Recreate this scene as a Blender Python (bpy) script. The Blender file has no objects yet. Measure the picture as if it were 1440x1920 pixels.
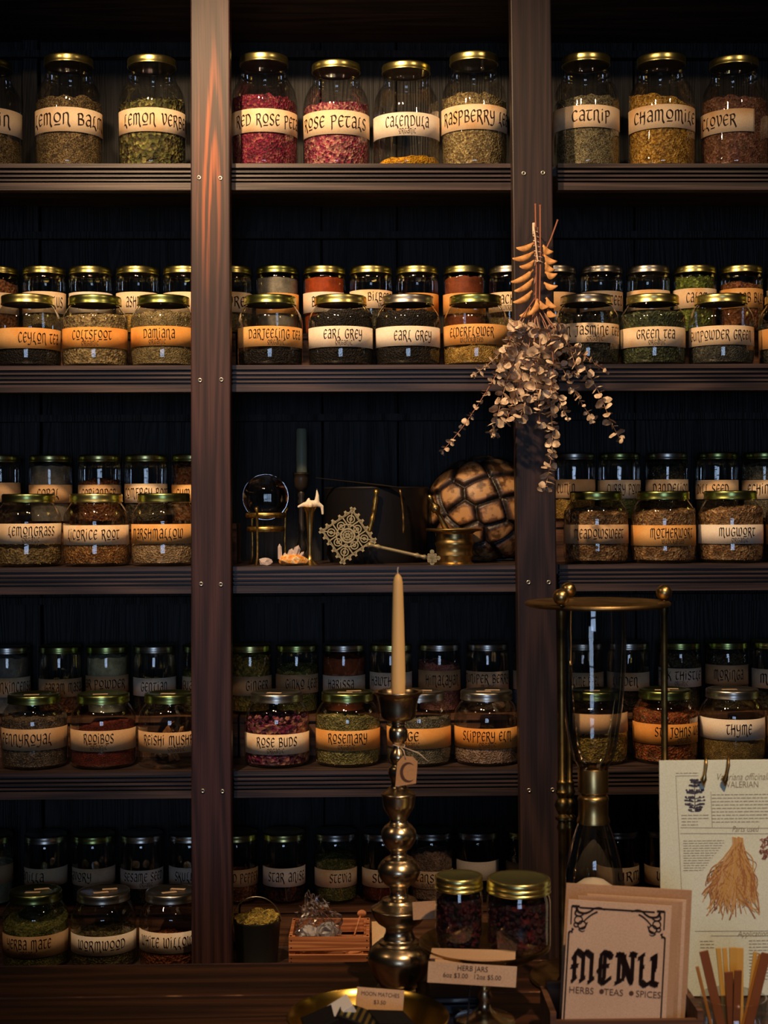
import bpy, bmesh, math, random
from math import sin, cos, pi, radians, atan2, asin, sqrt
from mathutils import Vector, Matrix, Euler, noise
random.seed(7)
S = bpy.context.scene
COL = S.collection
# ---------------------------------------------------------------- camera
F = 2750.0
CZ = 1.62
cam = bpy.data.cameras.new('camera'); camo = bpy.data.objects.new('camera', cam); COL.objects.link(camo)
CR = Matrix.Rotation(radians(-1.15), 4, 'Z') @ Matrix.Rotation(radians(90 - 0.21), 4, 'X') @ Matrix.Rotation(-0.0048, 4, 'Z')
CM = Matrix.Translation((0, 0, CZ)) @ CR
camo.matrix_world = CM
cam.sensor_fit = 'HORIZONTAL'; cam.sensor_width = 36; cam.lens = F / 1440 * 36
cam.clip_start = 0.05
cam.dof.use_dof = True; cam.dof.focus_distance = 3.33; cam.dof.aperture_fstop = 13
S.camera = camo
def W(px, py, Y):
    d = CR @ Vector(((px - 720) / F, -(py - 960) / F, -1, 0))
    t = Y / d.y
    return Vector((d.x * t, Y, CZ + d.z * t))
# ---------------------------------------------------------------- view, world, lights
S.view_settings.view_transform = 'Standard'; S.view_settings.look = 'None'
S.view_settings.gamma = 1; S.view_settings.use_curve_mapping = False
S.view_settings.exposure = 0.0
S.cycles.transparent_max_bounces = 32
w = bpy.data.worlds.new('world'); S.world = w; w.use_nodes = True
w.node_tree.nodes['Background'].inputs[0].default_value = (.30, .42, .75, 1)
w.node_tree.nodes['Background'].inputs[1].default_value = 0.012
def spot(name, loc, tgt, power, col, size=70, blend=.6, rad=.03):
    l = bpy.data.lights.new(name, 'SPOT'); o = bpy.data.objects.new(name, l); COL.objects.link(o)
    l.energy = power; l.color = col; l.spot_size = radians(size); l.spot_blend = blend; l.shadow_soft_size = rad
    o.location = loc; o.rotation_euler = (Vector(tgt) - Vector(loc)).to_track_quat('-Z', 'Y').to_euler()
    return o
WARM = (1, .66, .36)
spot('ceiling_or_fill_spot', (-.62, 1.95, 3.12), (-.02, 3.3, 1.95), 190, WARM, 66, .8, .04)
spot('ceiling_or_fill_spot', (-.30, 1.75, 3.15), (.25, 3.3, 2.1), 28, WARM, 70, .8, .045)
spot('ceiling_or_fill_spot', (1.25, 1.7, 3.15), (.45, 3.3, 1.7), 22, WARM, 80, .8, .045)
spot('ceiling_or_fill_spot', (-1.7, 1.6, 3.15), (-.5, 3.3, 1.7), 22, WARM, 80, .8, .045)
spot('ceiling_or_fill_spot', (.62, .75, 3.0), (.42, 2.1, 1.0), 150, (1, .66, .38), 44, .9, .03)  # added unseen fill spot that brightens the counter foreground, not a shop lamp
# ---------------------------------------------------------------- node helpers / materials
def newmat(name):
    m = bpy.data.materials.new(name); m.use_nodes = True
    nt = m.node_tree; b = nt.nodes['Principled BSDF']
    return m, nt, b
def N(nt, typ, **k):
    n = nt.nodes.new(typ)
    for a, v in k.items():
        if a in n.inputs: n.inputs[a].default_value = v
        else: setattr(n, a, v)
    return n
def ramp(nt, fac, stops, interp='LINEAR'):
    r = nt.nodes.new('ShaderNodeValToRGB'); r.color_ramp.interpolation = interp
    e = r.color_ramp.elements
    while len(e) < len(stops): e.new(.5)
    for i, (p, c) in enumerate(stops): e[i].position = p; e[i].color = (*c, 1)
    nt.links.new(fac, r.inputs[0]); return r
def mapping(nt, scale, coord='Object', obj_rand=False):
    tc = nt.nodes.new('ShaderNodeTexCoord'); mp = nt.nodes.new('ShaderNodeMapping')
    mp.inputs['Scale'].default_value = scale
    nt.links.new(tc.outputs[coord], mp.inputs[0])
    if obj_rand:
        oi = nt.nodes.new('ShaderNodeObjectInfo'); mu = nt.nodes.new('ShaderNodeMath'); mu.operation = 'MULTIPLY'; mu.inputs[1].default_value = 37
        nt.links.new(oi.outputs['Random'], mu.inputs[0]); nt.links.new(mu.outputs[0], mp.inputs['Location'])
    return mp
def plain(name, col, rough=.5, metal=0, spec=.5, **k):
    m, nt, b = newmat(name)
    b.inputs['Base Color'].default_value = (*col, 1); b.inputs['Roughness'].default_value = rough
    b.inputs['Metallic'].default_value = metal; b.inputs['Specular IOR Level'].default_value = spec
    for a, v in k.items(): b.inputs[a].default_value = v
    return m
def bump(nt, b, src, strength=.3, dist=.002):
    bp = nt.nodes.new('ShaderNodeBump'); bp.inputs['Strength'].default_value = strength; bp.inputs['Distance'].default_value = dist
    nt.links.new(src, bp.inputs['Height']); nt.links.new(bp.outputs[0], b.inputs['Normal'])
def wood(name, dark, mid, light, axis='Z', rough=.45, ring=26, sc=1.0, bs=.25, patch=None, spec=.4):
    m, nt, b = newmat(name)
    st = {'Z': (9, 9, .5), 'X': (.5, 9, 9)}[axis]
    mp = mapping(nt, tuple(v * sc for v in st))
    n1 = N(nt, 'ShaderNodeTexNoise', Scale=1.5, Detail=1.0); nt.links.new(mp.outputs[0], n1.inputs['Vector'])
    mu = N(nt, 'ShaderNodeMath', operation='MULTIPLY'); mu.inputs[1].default_value = ring * 6.28
    nt.links.new(n1.outputs[0], mu.inputs[0])
    sn = N(nt, 'ShaderNodeMath', operation='SINE'); nt.links.new(mu.outputs[0], sn.inputs[0])
    fi = {'Z': (260, 260, 5), 'X': (5, 260, 260)}[axis]
    mp2 = mapping(nt, fi); n2 = N(nt, 'ShaderNodeTexNoise', Scale=1, Detail=4.0); nt.links.new(mp2.outputs[0], n2.inputs['Vector'])
    ad = N(nt, 'ShaderNodeMath', operation='MULTIPLY_ADD'); ad.inputs[1].default_value = .2; nt.links.new(sn.outputs[0], ad.inputs[0]); nt.links.new(n2.outputs[0], ad.inputs[2])
    r = ramp(nt, ad.outputs[0], [(.25, dark), (.5, mid), (.78, light)])
    out = r.outputs[0]
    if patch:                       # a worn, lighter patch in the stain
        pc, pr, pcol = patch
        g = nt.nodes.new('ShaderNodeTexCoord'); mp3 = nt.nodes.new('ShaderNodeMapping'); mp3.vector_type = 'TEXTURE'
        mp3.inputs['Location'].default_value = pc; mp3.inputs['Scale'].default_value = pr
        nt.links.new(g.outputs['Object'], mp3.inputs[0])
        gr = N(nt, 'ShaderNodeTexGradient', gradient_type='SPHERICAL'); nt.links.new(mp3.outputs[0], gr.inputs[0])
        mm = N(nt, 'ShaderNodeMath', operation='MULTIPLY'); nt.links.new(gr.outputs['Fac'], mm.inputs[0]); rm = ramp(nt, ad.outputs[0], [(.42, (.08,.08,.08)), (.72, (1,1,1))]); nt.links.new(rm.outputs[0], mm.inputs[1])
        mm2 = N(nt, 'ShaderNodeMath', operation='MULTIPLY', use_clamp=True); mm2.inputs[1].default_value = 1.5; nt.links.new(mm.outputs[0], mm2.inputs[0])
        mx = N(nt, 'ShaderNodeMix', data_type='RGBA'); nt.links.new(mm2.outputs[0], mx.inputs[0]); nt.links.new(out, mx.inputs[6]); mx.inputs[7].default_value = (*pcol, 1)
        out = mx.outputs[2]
    nt.links.new(out, b.inputs['Base Color']); b.inputs['Roughness'].default_value = rough; b.inputs['Specular IOR Level'].default_value = spec
    bump(nt, b, ad.outputs[0], bs, .0015)
    return m
def herb(name, cols, size=.0025, rough=.75, bs=.8):
    m, nt, b = newmat('dried_' + name)
    mp = mapping(nt, (1, 1, 1))
    v = N(nt, 'ShaderNodeTexVoronoi', Scale=1 / size); nt.links.new(mp.outputs[0], v.inputs['Vector'])
    sp = nt.nodes.new('ShaderNodeSeparateColor'); nt.links.new(v.outputs['Color'], sp.inputs[0])
    k = len(cols); r = ramp(nt, sp.outputs[0], [((i + .5) / k, c) for i, c in enumerate(cols)])
    n2 = N(nt, 'ShaderNodeTexNoise', Scale=60.0, Detail=2.0); nt.links.new(mp.outputs[0], n2.inputs['Vector'])
    r2 = ramp(nt, n2.outputs[0], [(.3, (.6, .6, .6)), (.7, (1.2, 1.2, 1.2))])
    mx = N(nt, 'ShaderNodeMix', data_type='RGBA', blend_type='MULTIPLY'); mx.inputs[0].default_value = 1
    nt.links.new(r.outputs[0], mx.inputs[6]); nt.links.new(r2.outputs[0], mx.inputs[7])
    nt.links.new(mx.outputs[2], b.inputs['Base Color']); b.inputs['Roughness'].default_value = rough
    bump(nt, b, v.outputs['Distance'], bs, size)
    return m
def paper(name, light, dark, lo=.35, hi=.75, sc=14, rough=.7):
    m, nt, b = newmat(name)
    mp = mapping(nt, (1, 1, 1), 'Object', True)
    n1 = N(nt, 'ShaderNodeTexNoise', Scale=float(sc), Detail=3.0); nt.links.new(mp.outputs[0], n1.inputs['Vector'])
    r = ramp(nt, n1.outputs[0], [(lo, light), (hi, dark)])
    n2 = N(nt, 'ShaderNodeTexNoise', Scale=500.0, Detail=2.0); nt.links.new(mp.outputs[0], n2.inputs['Vector'])
    r2 = ramp(nt, n2.outputs[0], [(.3, (.86, .84, .8)), (.6, (1, 1, 1))])
    mx = N(nt, 'ShaderNodeMix', data_type='RGBA', blend_type='MULTIPLY'); mx.inputs[0].default_value = 1
    nt.links.new(r.outputs[0], mx.inputs[6]); nt.links.new(r2.outputs[0], mx.inputs[7])
    nt.links.new(mx.outputs[2], b.inputs['Base Color']); b.inputs['Roughness'].default_value = rough; b.inputs['Specular IOR Level'].default_value = .3
    return m
def thin_glass(name, tint=(.94, .95, .94), rough=.02, ior=1.5, boost=1.0):
    m = bpy.data.materials.new(name); m.use_nodes = True; nt = m.node_tree; nt.nodes.clear()
    o = nt.nodes.new('ShaderNodeOutputMaterial'); mx = nt.nodes.new('ShaderNodeMixShader')
    t = nt.nodes.new('ShaderNodeBsdfTransparent'); t.inputs[0].default_value = (*tint, 1)
    g = nt.nodes.new('ShaderNodeBsdfGlossy'); g.inputs['Roughness'].default_value = rough; g.inputs[0].default_value = (1, 1, 1, 1)
    f = nt.nodes.new('ShaderNodeLayerWeight'); f.inputs[0].default_value = .32
    m0 = N(nt, 'ShaderNodeMath', operation='MULTIPLY'); m0.inputs[1].default_value = 1.9; nt.links.new(f.outputs['Fresnel'], m0.inputs[0])
    mu = N(nt, 'ShaderNodeMath', operation='MINIMUM', use_clamp=True); mu.inputs[1].default_value = .42*boost
    nt.links.new(m0.outputs[0], mu.inputs[0]); nt.links.new(mu.outputs[0], mx.inputs[0])
    n = N(nt, 'ShaderNodeTexNoise', Scale=18.0); mp = mapping(nt, (1, 1, .5)); nt.links.new(mp.outputs[0], n.inputs['Vector'])
    bp = nt.nodes.new('ShaderNodeBump'); bp.inputs['Strength'].default_value = .12; bp.inputs['Distance'].default_value = .01
    nt.links.new(n.outputs[0], bp.inputs['Height']); nt.links.new(bp.outputs[0], g.inputs['Normal'])
    nt.links.new(t.outputs[0], mx.inputs[1]); nt.links.new(g.outputs[0], mx.inputs[2]); nt.links.new(mx.outputs[0], o.inputs[0])
    return m
def metal(name, col, rough=.25, var=.15, dark=None, sc=30):
    m, nt, b = newmat(name)
    mp = mapping(nt, (1, 1, 1)); n = N(nt, 'ShaderNodeTexNoise', Scale=float(sc), Detail=4.0); nt.links.new(mp.outputs[0], n.inputs['Vector'])
    d = dark or tuple(c * .55 for c in col)
    r = ramp(nt, n.outputs[0], [(.35, d), (.6, col)]); nt.links.new(r.outputs[0], b.inputs['Base Color'])
    mr = N(nt, 'ShaderNodeMapRange'); nt.links.new(n.outputs[0], mr.inputs[0]); mr.inputs[3].default_value = rough + var; mr.inputs[4].default_value = max(.05, rough - var * .5)
    nt.links.new(mr.outputs[0], b.inputs['Roughness']); b.inputs['Metallic'].default_value = 1
    return m
M = {}
M['post'] = wood('stained_post_wood', (.010, .0055, .0065), (.020, .010, .011), (.034, .017, .017), 'Z', .5, 9, 1.0, .15)
M['post_l'] = wood('stained_post_wood_worn', (.034, .016, .016), (.072, .036, .035), (.135, .066, .058), 'Z', .5, 14, 1.0, .2)
M['shelf'] = wood('dark_shelf_wood', (.020, .013, .012), (.042, .027, .025), (.075, .048, .042), 'X', .4, 8, 1.0, .2)
M['back'] = wood('charred_back_boards', (.002, .0018, .002), (.0045, .004, .0045), (.016, .015, .016), 'Z', .55, 22, 1.0, .9, spec=.35)
M['counter'] = wood('worn_counter_wood', (.012, .004, .002), (.032, .011, .005), (.075, .028, .012), 'X', .45, 6, 1.0, .4)
M['crate'] = wood('cedar_crate_wood', (.28, .09, .035), (.46, .17, .07), (.62, .27, .12), 'X', .6, 8, 2.0, .3)
M['riser'] = wood('brown_riser_wood', (.05, .02, .01), (.10, .045, .022), (.16, .07, .035), 'X', .6, 8, 1.0, .3)
M['glass'] = thin_glass('clear_jar_glass', boost=1.0)
M['gold'] = metal('gold_lid_metal', (.86, .76, .30), .28, .04, (.72, .68, .24))
M['green'] = metal('greenish_gold_lid_metal', (.52, .52, .18), .26, .05, (.36, .42, .14), 8)
M['silver'] = metal('silver_lid_metal', (.62, .58, .50), .3, .05, (.5, .48, .44))
M['ink'] = plain('brown_black_ink', (.022, .010, .008), .6, spec=.2)
M['ink2'] = plain('faded_brown_ink', (.10, .05, .035), .7, spec=.1)
M['ink3'] = plain('grey_print', (.30, .27, .20), .7, spec=.1)
M['cream'] = paper('cream_label_paper', (.90, .70, .47), (.80, .46, .20), .48, .72)
M['white'] = paper('white_label_paper', (.92, .82, .70), (.86, .66, .46), .45, .75)
M['amber'] = paper('amber_label_paper', (.84, .48, .18), (.74, .32, .07), .35, .65)
M['orange'] = paper('orange_label_paper', (.84, .40, .10), (.68, .25, .04), .35, .65)
M['tan'] = paper('tan_label_paper', (.70, .47, .27), (.55, .31, .13), .35, .7)
M['kraft'] = paper('kraft_paper', (.52, .33, .20), (.44, .26, .15), .35, .7, 9)
M['card'] = paper('pale_card', (.72, .50, .33), (.62, .40, .25), .35, .7, 9)
M['brass'] = metal('aged_brass', (.72, .50, .20), .28, .12)
M['bronze'] = metal('polished_bronze', (.80, .64, .42), .24, .08, (.50, .38, .23), 22)
M['darkbrass'] = metal('dull_dark_brass', (.34, .22, .09), .42, .12, (.13, .08, .03))
M['column'] = metal('tarnished_column_brass', (.20, .14, .05), .35, .12, (.06, .045, .02))
M['liner'] = plain('dark_lid_liner', (.02,.014,.008), .6)
M['steel'] = plain('screw_steel', (.6, .55, .45), .35, 1)
M['black'] = plain('black_iron', (.012, .011, .013), .4, .3)
M['blackwood'] = plain('black_turned_wood', (.022, .017, .014), .35)
M['goldframe'] = metal('antique_gold', (.62, .42, .12), .35, .1, (.30, .18, .05), 120)
# ---------------------------------------------------------------- mesh helpers
class MB:
    def __init__(s): s.v = []; s.f = []
    def add(s, vs, fs):
        o = len(s.v); s.v += [tuple(p) for p in vs]; s.f += [tuple(i + o for i in f) for f in fs]; return s
    def box(s, a, b, rot=None, c=None):
        x0, y0, z0 = a; x1, y1, z1 = b
        vs = [Vector(p) for p in ((x0,y0,z0),(x1,y0,z0),(x1,y1,z0),(x0,y1,z0),(x0,y0,z1),(x1,y0,z1),(x1,y1,z1),(x0,y1,z1))]
        if rot is not None: vs = [rot @ (v - c) + c for v in vs]
        return s.add(vs, [(0,3,2,1),(4,5,6,7),(0,1,5,4),(1,2,6,5),(2,3,7,6),(3,0,4,7)])
    def lathe(s, prof, n=48, c=(0,0,0), sx=1, sy=1, cap=False):
        o = len(s.v); k = len(prof)
        for i in range(n):
            a = 2*pi*i/n
            for r, z in prof: s.v.append((c[0]+r*cos(a)*sx, c[1]+r*sin(a)*sy, c[2]+z))
        for i in range(n):
            j = (i+1) % n
            for q in range(k-1): s.f.append((o+i*k+q, o+j*k+q, o+j*k+q+1, o+i*k+q+1))
        if cap:
            s.f.append(tuple(o+i*k for i in reversed(range(n)))); s.f.append(tuple(o+i*k+k-1 for i in range(n)))
        return s
    def tube(s, pts, r, n=8, cap=True, flat=None):
        pts = [Vector(p) for p in pts]; rs = r if isinstance(r, (list, tuple)) else [r]*len(pts)
        o = len(s.v); up = None
        for i, p in enumerate(pts):
            t = (pts[min(i+1, len(pts)-1)] - pts[max(i-1, 0)]).normalized()
            if up is None: up = Vector((0,0,1)) if abs(t.z) < .9 else Vector((0,1,0))
            a = t.cross(up).normalized(); b = a.cross(t).normalized(); up = b
            for q in range(n):
                an = 2*pi*q/n; s.v.append(tuple(p + a*cos(an)*rs[i] + b*sin(an)*rs[i]*(flat or 1)))
        for i in range(len(pts)-1):
            for q in range(n):
                w_ = (q+1) % n; s.f.append((o+i*n+q, o+i*n+w_, o+(i+1)*n+w_, o+(i+1)*n+q))
        if cap:
            s.f.append(tuple(o+q for q in reversed(range(n)))); s.f.append(tuple(o+(len(pts)-1)*n+q for q in range(n)))
        return s
    def sphere(s, c, r, n=16, m=10, sq=(1,1,1)):
        prof = [(r*sin(pi*j/m), -r*cos(pi*j/m)) for j in range(m+1)]; prof[0] = (1e-5, -r); prof[-1] = (1e-5, r)
        o = len(s.v); s.lathe(prof, n)
        s.v[o:] = [(c[0]+v[0]*sq[0], c[1]+v[1]*sq[1], c[2]+v[2]*sq[2]) for v in s.v[o:]]; return s
    def xform(s, mat, o=0):
        s.v[o:] = [tuple(mat @ Vector(v)) for v in s.v[o:]]; return s
    def mesh(s, name, mat, smooth=False, angle=None):
        me = bpy.data.meshes.new(name); me.from_pydata(s.v, [], s.f); me.materials.append(mat)
        if smooth or angle:
            me.polygons.foreach_set('use_smooth', [True]*len(me.polygons))
            if angle: me.set_sharp_from_angle(angle=radians(angle))
        me.update(); return me
    def build(s, name, mat, parent=None, smooth=False, angle=None):
        return link(name, s.mesh(name, mat, smooth, angle), parent)
def link(name, me, parent=None):
    o = bpy.data.objects.new(name, me); COL.objects.link(o)
    if parent is not None: o.parent = parent
    return o
def thing(name, label, cat, loc=(0,0,0), rz=0, group=None):
    o = bpy.data.objects.new(name, None); COL.objects.link(o); o.empty_display_size = .02
    o.location = loc; o.rotation_euler = (0,0,rz); tag(o, label, cat, group); return o
def tag(o, label, cat, group=None):
    o['label'] = label; o['category'] = cat
    if group: o['group'] = group
    return o
def structure(o): o['kind'] = 'structure'; return o
def bevel(o, wd=.002, seg=2):
    md = o.modifiers.new('bevel', 'BEVEL'); md.width = wd; md.segments = seg; md.limit_method = 'ANGLE'; return o
def aim(p):                              # yaw that turns a thing's front (-Y) to the shop floor's middle
    return -atan2(p.x if hasattr(p,'x') else p[0], p.y if hasattr(p,'y') else p[1])

# ---------------------------------------------------------------- pen lettering
def cr(pts, k=6):
    P = [pts[0]] + pts + [pts[-1]]; out = []
    for i in range(1, len(P)-2):
        p0, p1, p2, p3 = P[i-1], P[i], P[i+1], P[i+2]
        for j in range(k):
            t = j/k
            out.append(tuple(.5*((2*p1[a]) + (-p0[a]+p2[a])*t + (2*p0[a]-5*p1[a]+4*p2[a]-p3[a])*t*t + (-p0[a]+3*p1[a]-3*p2[a]+p3[a])*t**3) for a in (0,1)))
    out.append(pts[-1]); return out
G = {
'A': (7, 's 1,8.5 3.6,10 6,8 6,1 6.6,0|s 6,5.2 3,5.4 1,3 2,.6 4,.6 6,2.2'),
'B': (7, 'l 1.2,10 1.2,0|s .2,9.4 4,10 5.6,7.8 4.4,5.8 1.5,5.3|s 2,5.4 6,4.4 5.8,1 1,.2'),
'C': (7, 's 6.4,8.6 4,10 1.3,7.6 1,3.2 3,.2 6.4,1.6'),
'D': (8, 'l 1.4,9.6 1.4,.4|s 0,9.4 4.4,9.9 7.2,6.4 6.2,1.8 .8,.2'),
'E': (6.6, 's 6,8.6 3.8,10 1.2,7.6 1,3.2 3,.2 6,1.6|l 1.2,5 5.6,5.6'),
'F': (6.4, 'l 1.6,10 1.6,-1.4|l 1,9.6 6.2,9.8|l 1.5,5.3 5,5.6'),
'G': (7.4, 's 6.4,8.6 4,10 1.3,7.6 1,3.2 3,.2 6.2,1.2 6.3,4.6|l 4,4.6 7.4,4.8'),
'H': (7.4, 'l 1.2,10.4 1.2,0|s 1.2,5 4,6.4 6,5 6,-.2 5.2,-1.6|l 0,5.6 7,5.8|l 6.1,9.8 6,5.8'),
'I': (3.4, 'l 1.4,8 1.4,.2|l 1.2,10.8 1.7,10.4'),
'J': (6, 's 4,9.6 4,1 2.6,-2 .4,-1.2|l 1.4,9.8 6,9.8'),
'K': (7, 'l 1.2,10.2 1.2,0|s 6,9.8 3.6,6.6 1.4,5.4|s 1.8,5.6 4.4,3.6 6.8,-1.8'),
'L': (6, 's 4.2,10 2.2,9 1.9,3.4 .3,.6|s .2,.8 3,1.4 5.6,-2'),
'M': (10.6, 'l 1.2,9.4 1.2,.2|s 1.2,8 3,9.9 4.8,8.4 4.8,.2|s 4.8,8 6.8,9.9 8.6,8.2 8.6,1.2 10.2,-2'),
'N': (8, 'l 1.2,9.4 1.2,.2|s 1.2,8 3.6,9.9 5.8,8.2 5.8,1.2 7.6,-2'),
'O': (8, 's 4.2,9.8 1.4,8 1.3,4 4.2,2 7,4 6.9,8 4,9.8|l 1.4,-.4 7,-.2'),
'P': (7, 'l 1.4,9.8 1.4,-2|s 0,9.2 4.4,10 6.2,7.6 4.8,5.2 1.5,4.6'),
'Q': (8, 's 4.2,10 1.2,7.6 1.1,3 4.2,.2 7,3 6.9,7.6 4,10|s 4,2 6,0 8,-2'),
'R': (7.6, 'l 1.4,9.8 1.4,0|s 0,9.2 4.4,10 6,7.8 4.8,5.6 1.8,5.2|s 3,5.2 5,3 7.6,-2'),
'S': (6.6, 's 6,8.8 3.6,10 1.2,8.2 2,5.9 4.8,4.4 5.8,2.2 3.4,.1 .5,1.5'),
'T': (6.4, 'l 0,9.2 6.4,9.6|s 3.2,9.4 1.8,6 1.8,2 3.6,.3 6,1.6'),
'U': (7.4, 's 1,9.8 1.1,3 3,.2 6,2.2|l 6,9.8 6,.2'),
'V': (7, 's .4,10 1.6,9 2.2,4 3.4,.4|s 3.4,.4 6.4,4.6 6.2,9 4.4,10'),
'W': (10.4, 's .4,10 1.4,9 1.2,3 3,.4 5,2|l 5,9.4 5,1.6|s 5,1.6 7,.2 9.4,4 9.2,9 7.4,10'),
'X': (7, 'l .6,10 6.4,0|l 6,10 1,0'), 'Z': (6.4, 'l .6,9.8 6,9.8|l 6,9.8 .6,.3|l .6,.3 6,.3'),
'Y': (7.2, 's .8,10 1,5.6 3,4 6,5.2|s 6,10 6,1.4 3.6,-2 .4,-1.6'),
'.': (3, 'l 1,.6 1.5,.1'), ' ': (4.4, ''), "'": (2.4, 'l 1,10 .7,8.4'), ',': (3, 'l 1.2,.4 .6,-1')}
def pen(text, nib=1.9, ang=40, hair=.75, glyphs=None, gap=1.3):
    """quads of broad-nib lettering; returns list of 4-point quads in pen units and the total width"""
    g = glyphs or G; q = []; x = 0
    a = radians(ang); nv = (cos(a)*nib*.5, sin(a)*nib*.5)
    for chh in text.upper():
        wd, strokes = g.get(chh, G[' '])
        for st in strokes.split('|'):
            if not st: continue
            kind, _, rest = st.partition(' ')
            pts = [tuple(float(t) for t in p.split(',')) for p in rest.split()]
            if kind == 's': pts = cr(pts)
            for (x0, y0), (x1, y1) in zip(pts, pts[1:]):
                dx, dy = x1-x0, y1-y0; L = sqrt(dx*dx+dy*dy) or 1
                # nib swept along the stroke
                q.append([(x+x0-nv[0], y0-nv[1]), (x+x0+nv[0], y0+nv[1]), (x+x1+nv[0], y1+nv[1]), (x+x1-nv[0], y1-nv[1])])
                hx, hy = -dy/L*hair*.5, dx/L*hair*.5; ex, ey = dx/L*hair*.3, dy/L*hair*.3
                q.append([(x+x0-hx-ex, y0-hy-ey), (x+x0+hx-ex, y0+hy-ey), (x+x1+hx+ex, y1+hy+ey), (x+x1-hx+ex, y1-hy+ey)])
        x += wd + gap
    return q, x - gap
def lettering(text, u0, u1, zc, h, fn, mb, **k):
    """write text so that it spans u0..u1, capital height h, centred on zc; fn maps (u, z) to a point"""
    q, wd = pen(text, **k); s = (u1-u0)/wd
    for quad in q:
        o = len(mb.v)
        for (x, y) in quad: mb.v.append(tuple(fn(u0+x*s, zc+(y/10-.5)*h)))
        mb.f.append((o, o+1, o+2, o+3))
def font_text(name, text, size, mat, parent, loc, rot=(pi/2,0,0), align='CENTER', shear=0, bold=0, sx=1):
    c = bpy.data.curves.new(name, 'FONT'); c.body = text; c.size = size; c.align_x = align; c.shear = shear; c.offset = bold; c.resolution_u = 3
    t = bpy.data.objects.new('tmp', c); COL.objects.link(t)
    dg = bpy.context.evaluated_depsgraph_get(); me = bpy.data.meshes.new_from_object(t.evaluated_get(dg))
    bpy.data.objects.remove(t); me.name = name; me.materials.clear(); me.materials.append(mat)
    o = link(name, me, parent); o.location = loc; o.rotation_euler = rot; o.scale = (sx, 1, 1); return o

# ---------------------------------------------------------------- room shell
YP = 3.25; YF = 3.29; YB = 3.66
FL = W(700,0,YP)
wb = structure(MB().box((-3.2, 3.72, 0), (3.2, 3.82, 3.3)).build('wall_back', plain('dark_plaster', (.02,.019,.02), .9)))
fl = structure(MB().box((-3.2, -3.6, -.1), (3.2, 3.82, 0)).build('floor', wood('floor_boards', (.03,.014,.008), (.06,.03,.016), (.09,.045,.025), 'X', .5)))
ce = structure(MB().box((-3.2, -3.6, 3.3), (3.2, 3.82, 3.4)).build('ceiling', plain('ceiling_paint', (.08,.07,.065), .9)))
wl = structure(MB().box((-3.3, -3.6, 0), (-3.2, 3.82, 3.3)).build('wall_left', plain('side_plaster', (.05,.045,.045), .9)))
wr = structure(MB().box((3.2, -3.6, 0), (3.3, 3.82, 3.3)).build('wall_right', plain('side_plaster', (.05,.045,.045), .9)))
# street wall behind the viewer with its window
WX0, WX1, WZ0, WZ1, WY = -.95, .55, .95, 2.55, -3.55
m = MB(); m.box((-3.2,-3.7,0),(WX0,-3.6,3.3)).box((WX1,-3.7,0),(3.2,-3.6,3.3)).box((WX0,-3.7,0),(WX1,-3.6,WZ0)).box((WX0,-3.7,WZ1),(WX1,-3.6,3.3))
structure(m.build('wall_front', plain('front_plaster', (.05,.045,.045), .9)))
m = MB(); t_ = .03
m.box((WX0-.05,-3.64,WZ0-.05),(WX0,-3.56,WZ1+.05)).box((WX1,-3.64,WZ0-.05),(WX1+.05,-3.56,WZ1+.05)).box((WX0,-3.64,WZ0-.05),(WX1,-3.56,WZ0)).box((WX0,-3.64,WZ1),(WX1,-3.56,WZ1+.05))
for i in range(1, 4):
    x = WX0+(WX1-WX0)*i/4; m.box((x-t_,-3.63,WZ0),(x+t_,-3.57,WZ1))
for i in range(1, 4):
    z = WZ0+(WZ1-WZ0)*i/4; m.box((WX0,-3.63,z-t_*.7),(WX1,-3.57,z+t_*.7))
win = structure(m.build('window_1', M['blackwood']))
em, nt, b = newmat('daylight_sky'); b.inputs['Base Color'].default_value = (0,0,0,1)
b.inputs['Emission Color'].default_value = (.50,.68,1,1); b.inputs['Emission Strength'].default_value = 6.5
MB().add([(WX0,-3.66,WZ0),(WX1,-3.66,WZ0),(WX1,-3.66,WZ1),(WX0,-3.66,WZ1)], [(0,1,2,3)]).build('daylit_pane', em, win)

# ---------------------------------------------------------------- shelving unit
def zpx(py, Y=YF, px=700): return W(px, py, Y).z
ZT = [zpx(306.5), zpx(684), zpx(1061), zpx(1444)]; ZT.append(ZT[3] - (ZT[2]-ZT[3])); ZT.insert(0, ZT[0] + .447)
ZT[5] = ZT[4] - .455
unit = thing('shelving_unit', 'tall dark stained wooden shelving unit with grooved shelf fronts against the wall', 'shelving', (0,YP,0))
def loc(o): o.location = (0, -YP, 0); return o
pl = [W(357,0,YP).x, W(430.5,0,YP).x, W(358.5,1500,YP).x, W(434,1500,YP).x]
pr = [W(957,0,YP).x, W(1033,0,YP).x, W(972.5,1300,YP).x, W(1046,1300,YP).x]
def post(xs, za, zb, mat, name='post'):
    def xa(z, a, b): return a + (b-a)*(z-za)/(zb-za)
    z0, z1 = 0.0, 3.0; vs = []
    for z in (z0, z1):
        l, r = xa(z, xs[0], xs[2]), xa(z, xs[1], xs[3])
        vs += [(l,YP,z),(r,YP,z),(r,YP+.045,z),(l,YP+.045,z)]
    o = MB().add(vs, [(0,3,2,1),(4,5,6,7),(0,1,5,4),(1,2,6,5),(2,3,7,6),(3,0,4,7)]).build(name, mat, unit); loc(o); bevel(o, .003); return o
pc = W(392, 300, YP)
M['post_l'] = wood('stained_post_wood_worn', (.020,.008,.009), (.038,.0155,.0165), (.062,.027,.027), 'Z', .5, 9, 1.0, .15, patch=((pc.x-.002, YP, pc.z+.01), (.040, .09, .33), (.34,.085,.024)))
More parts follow.
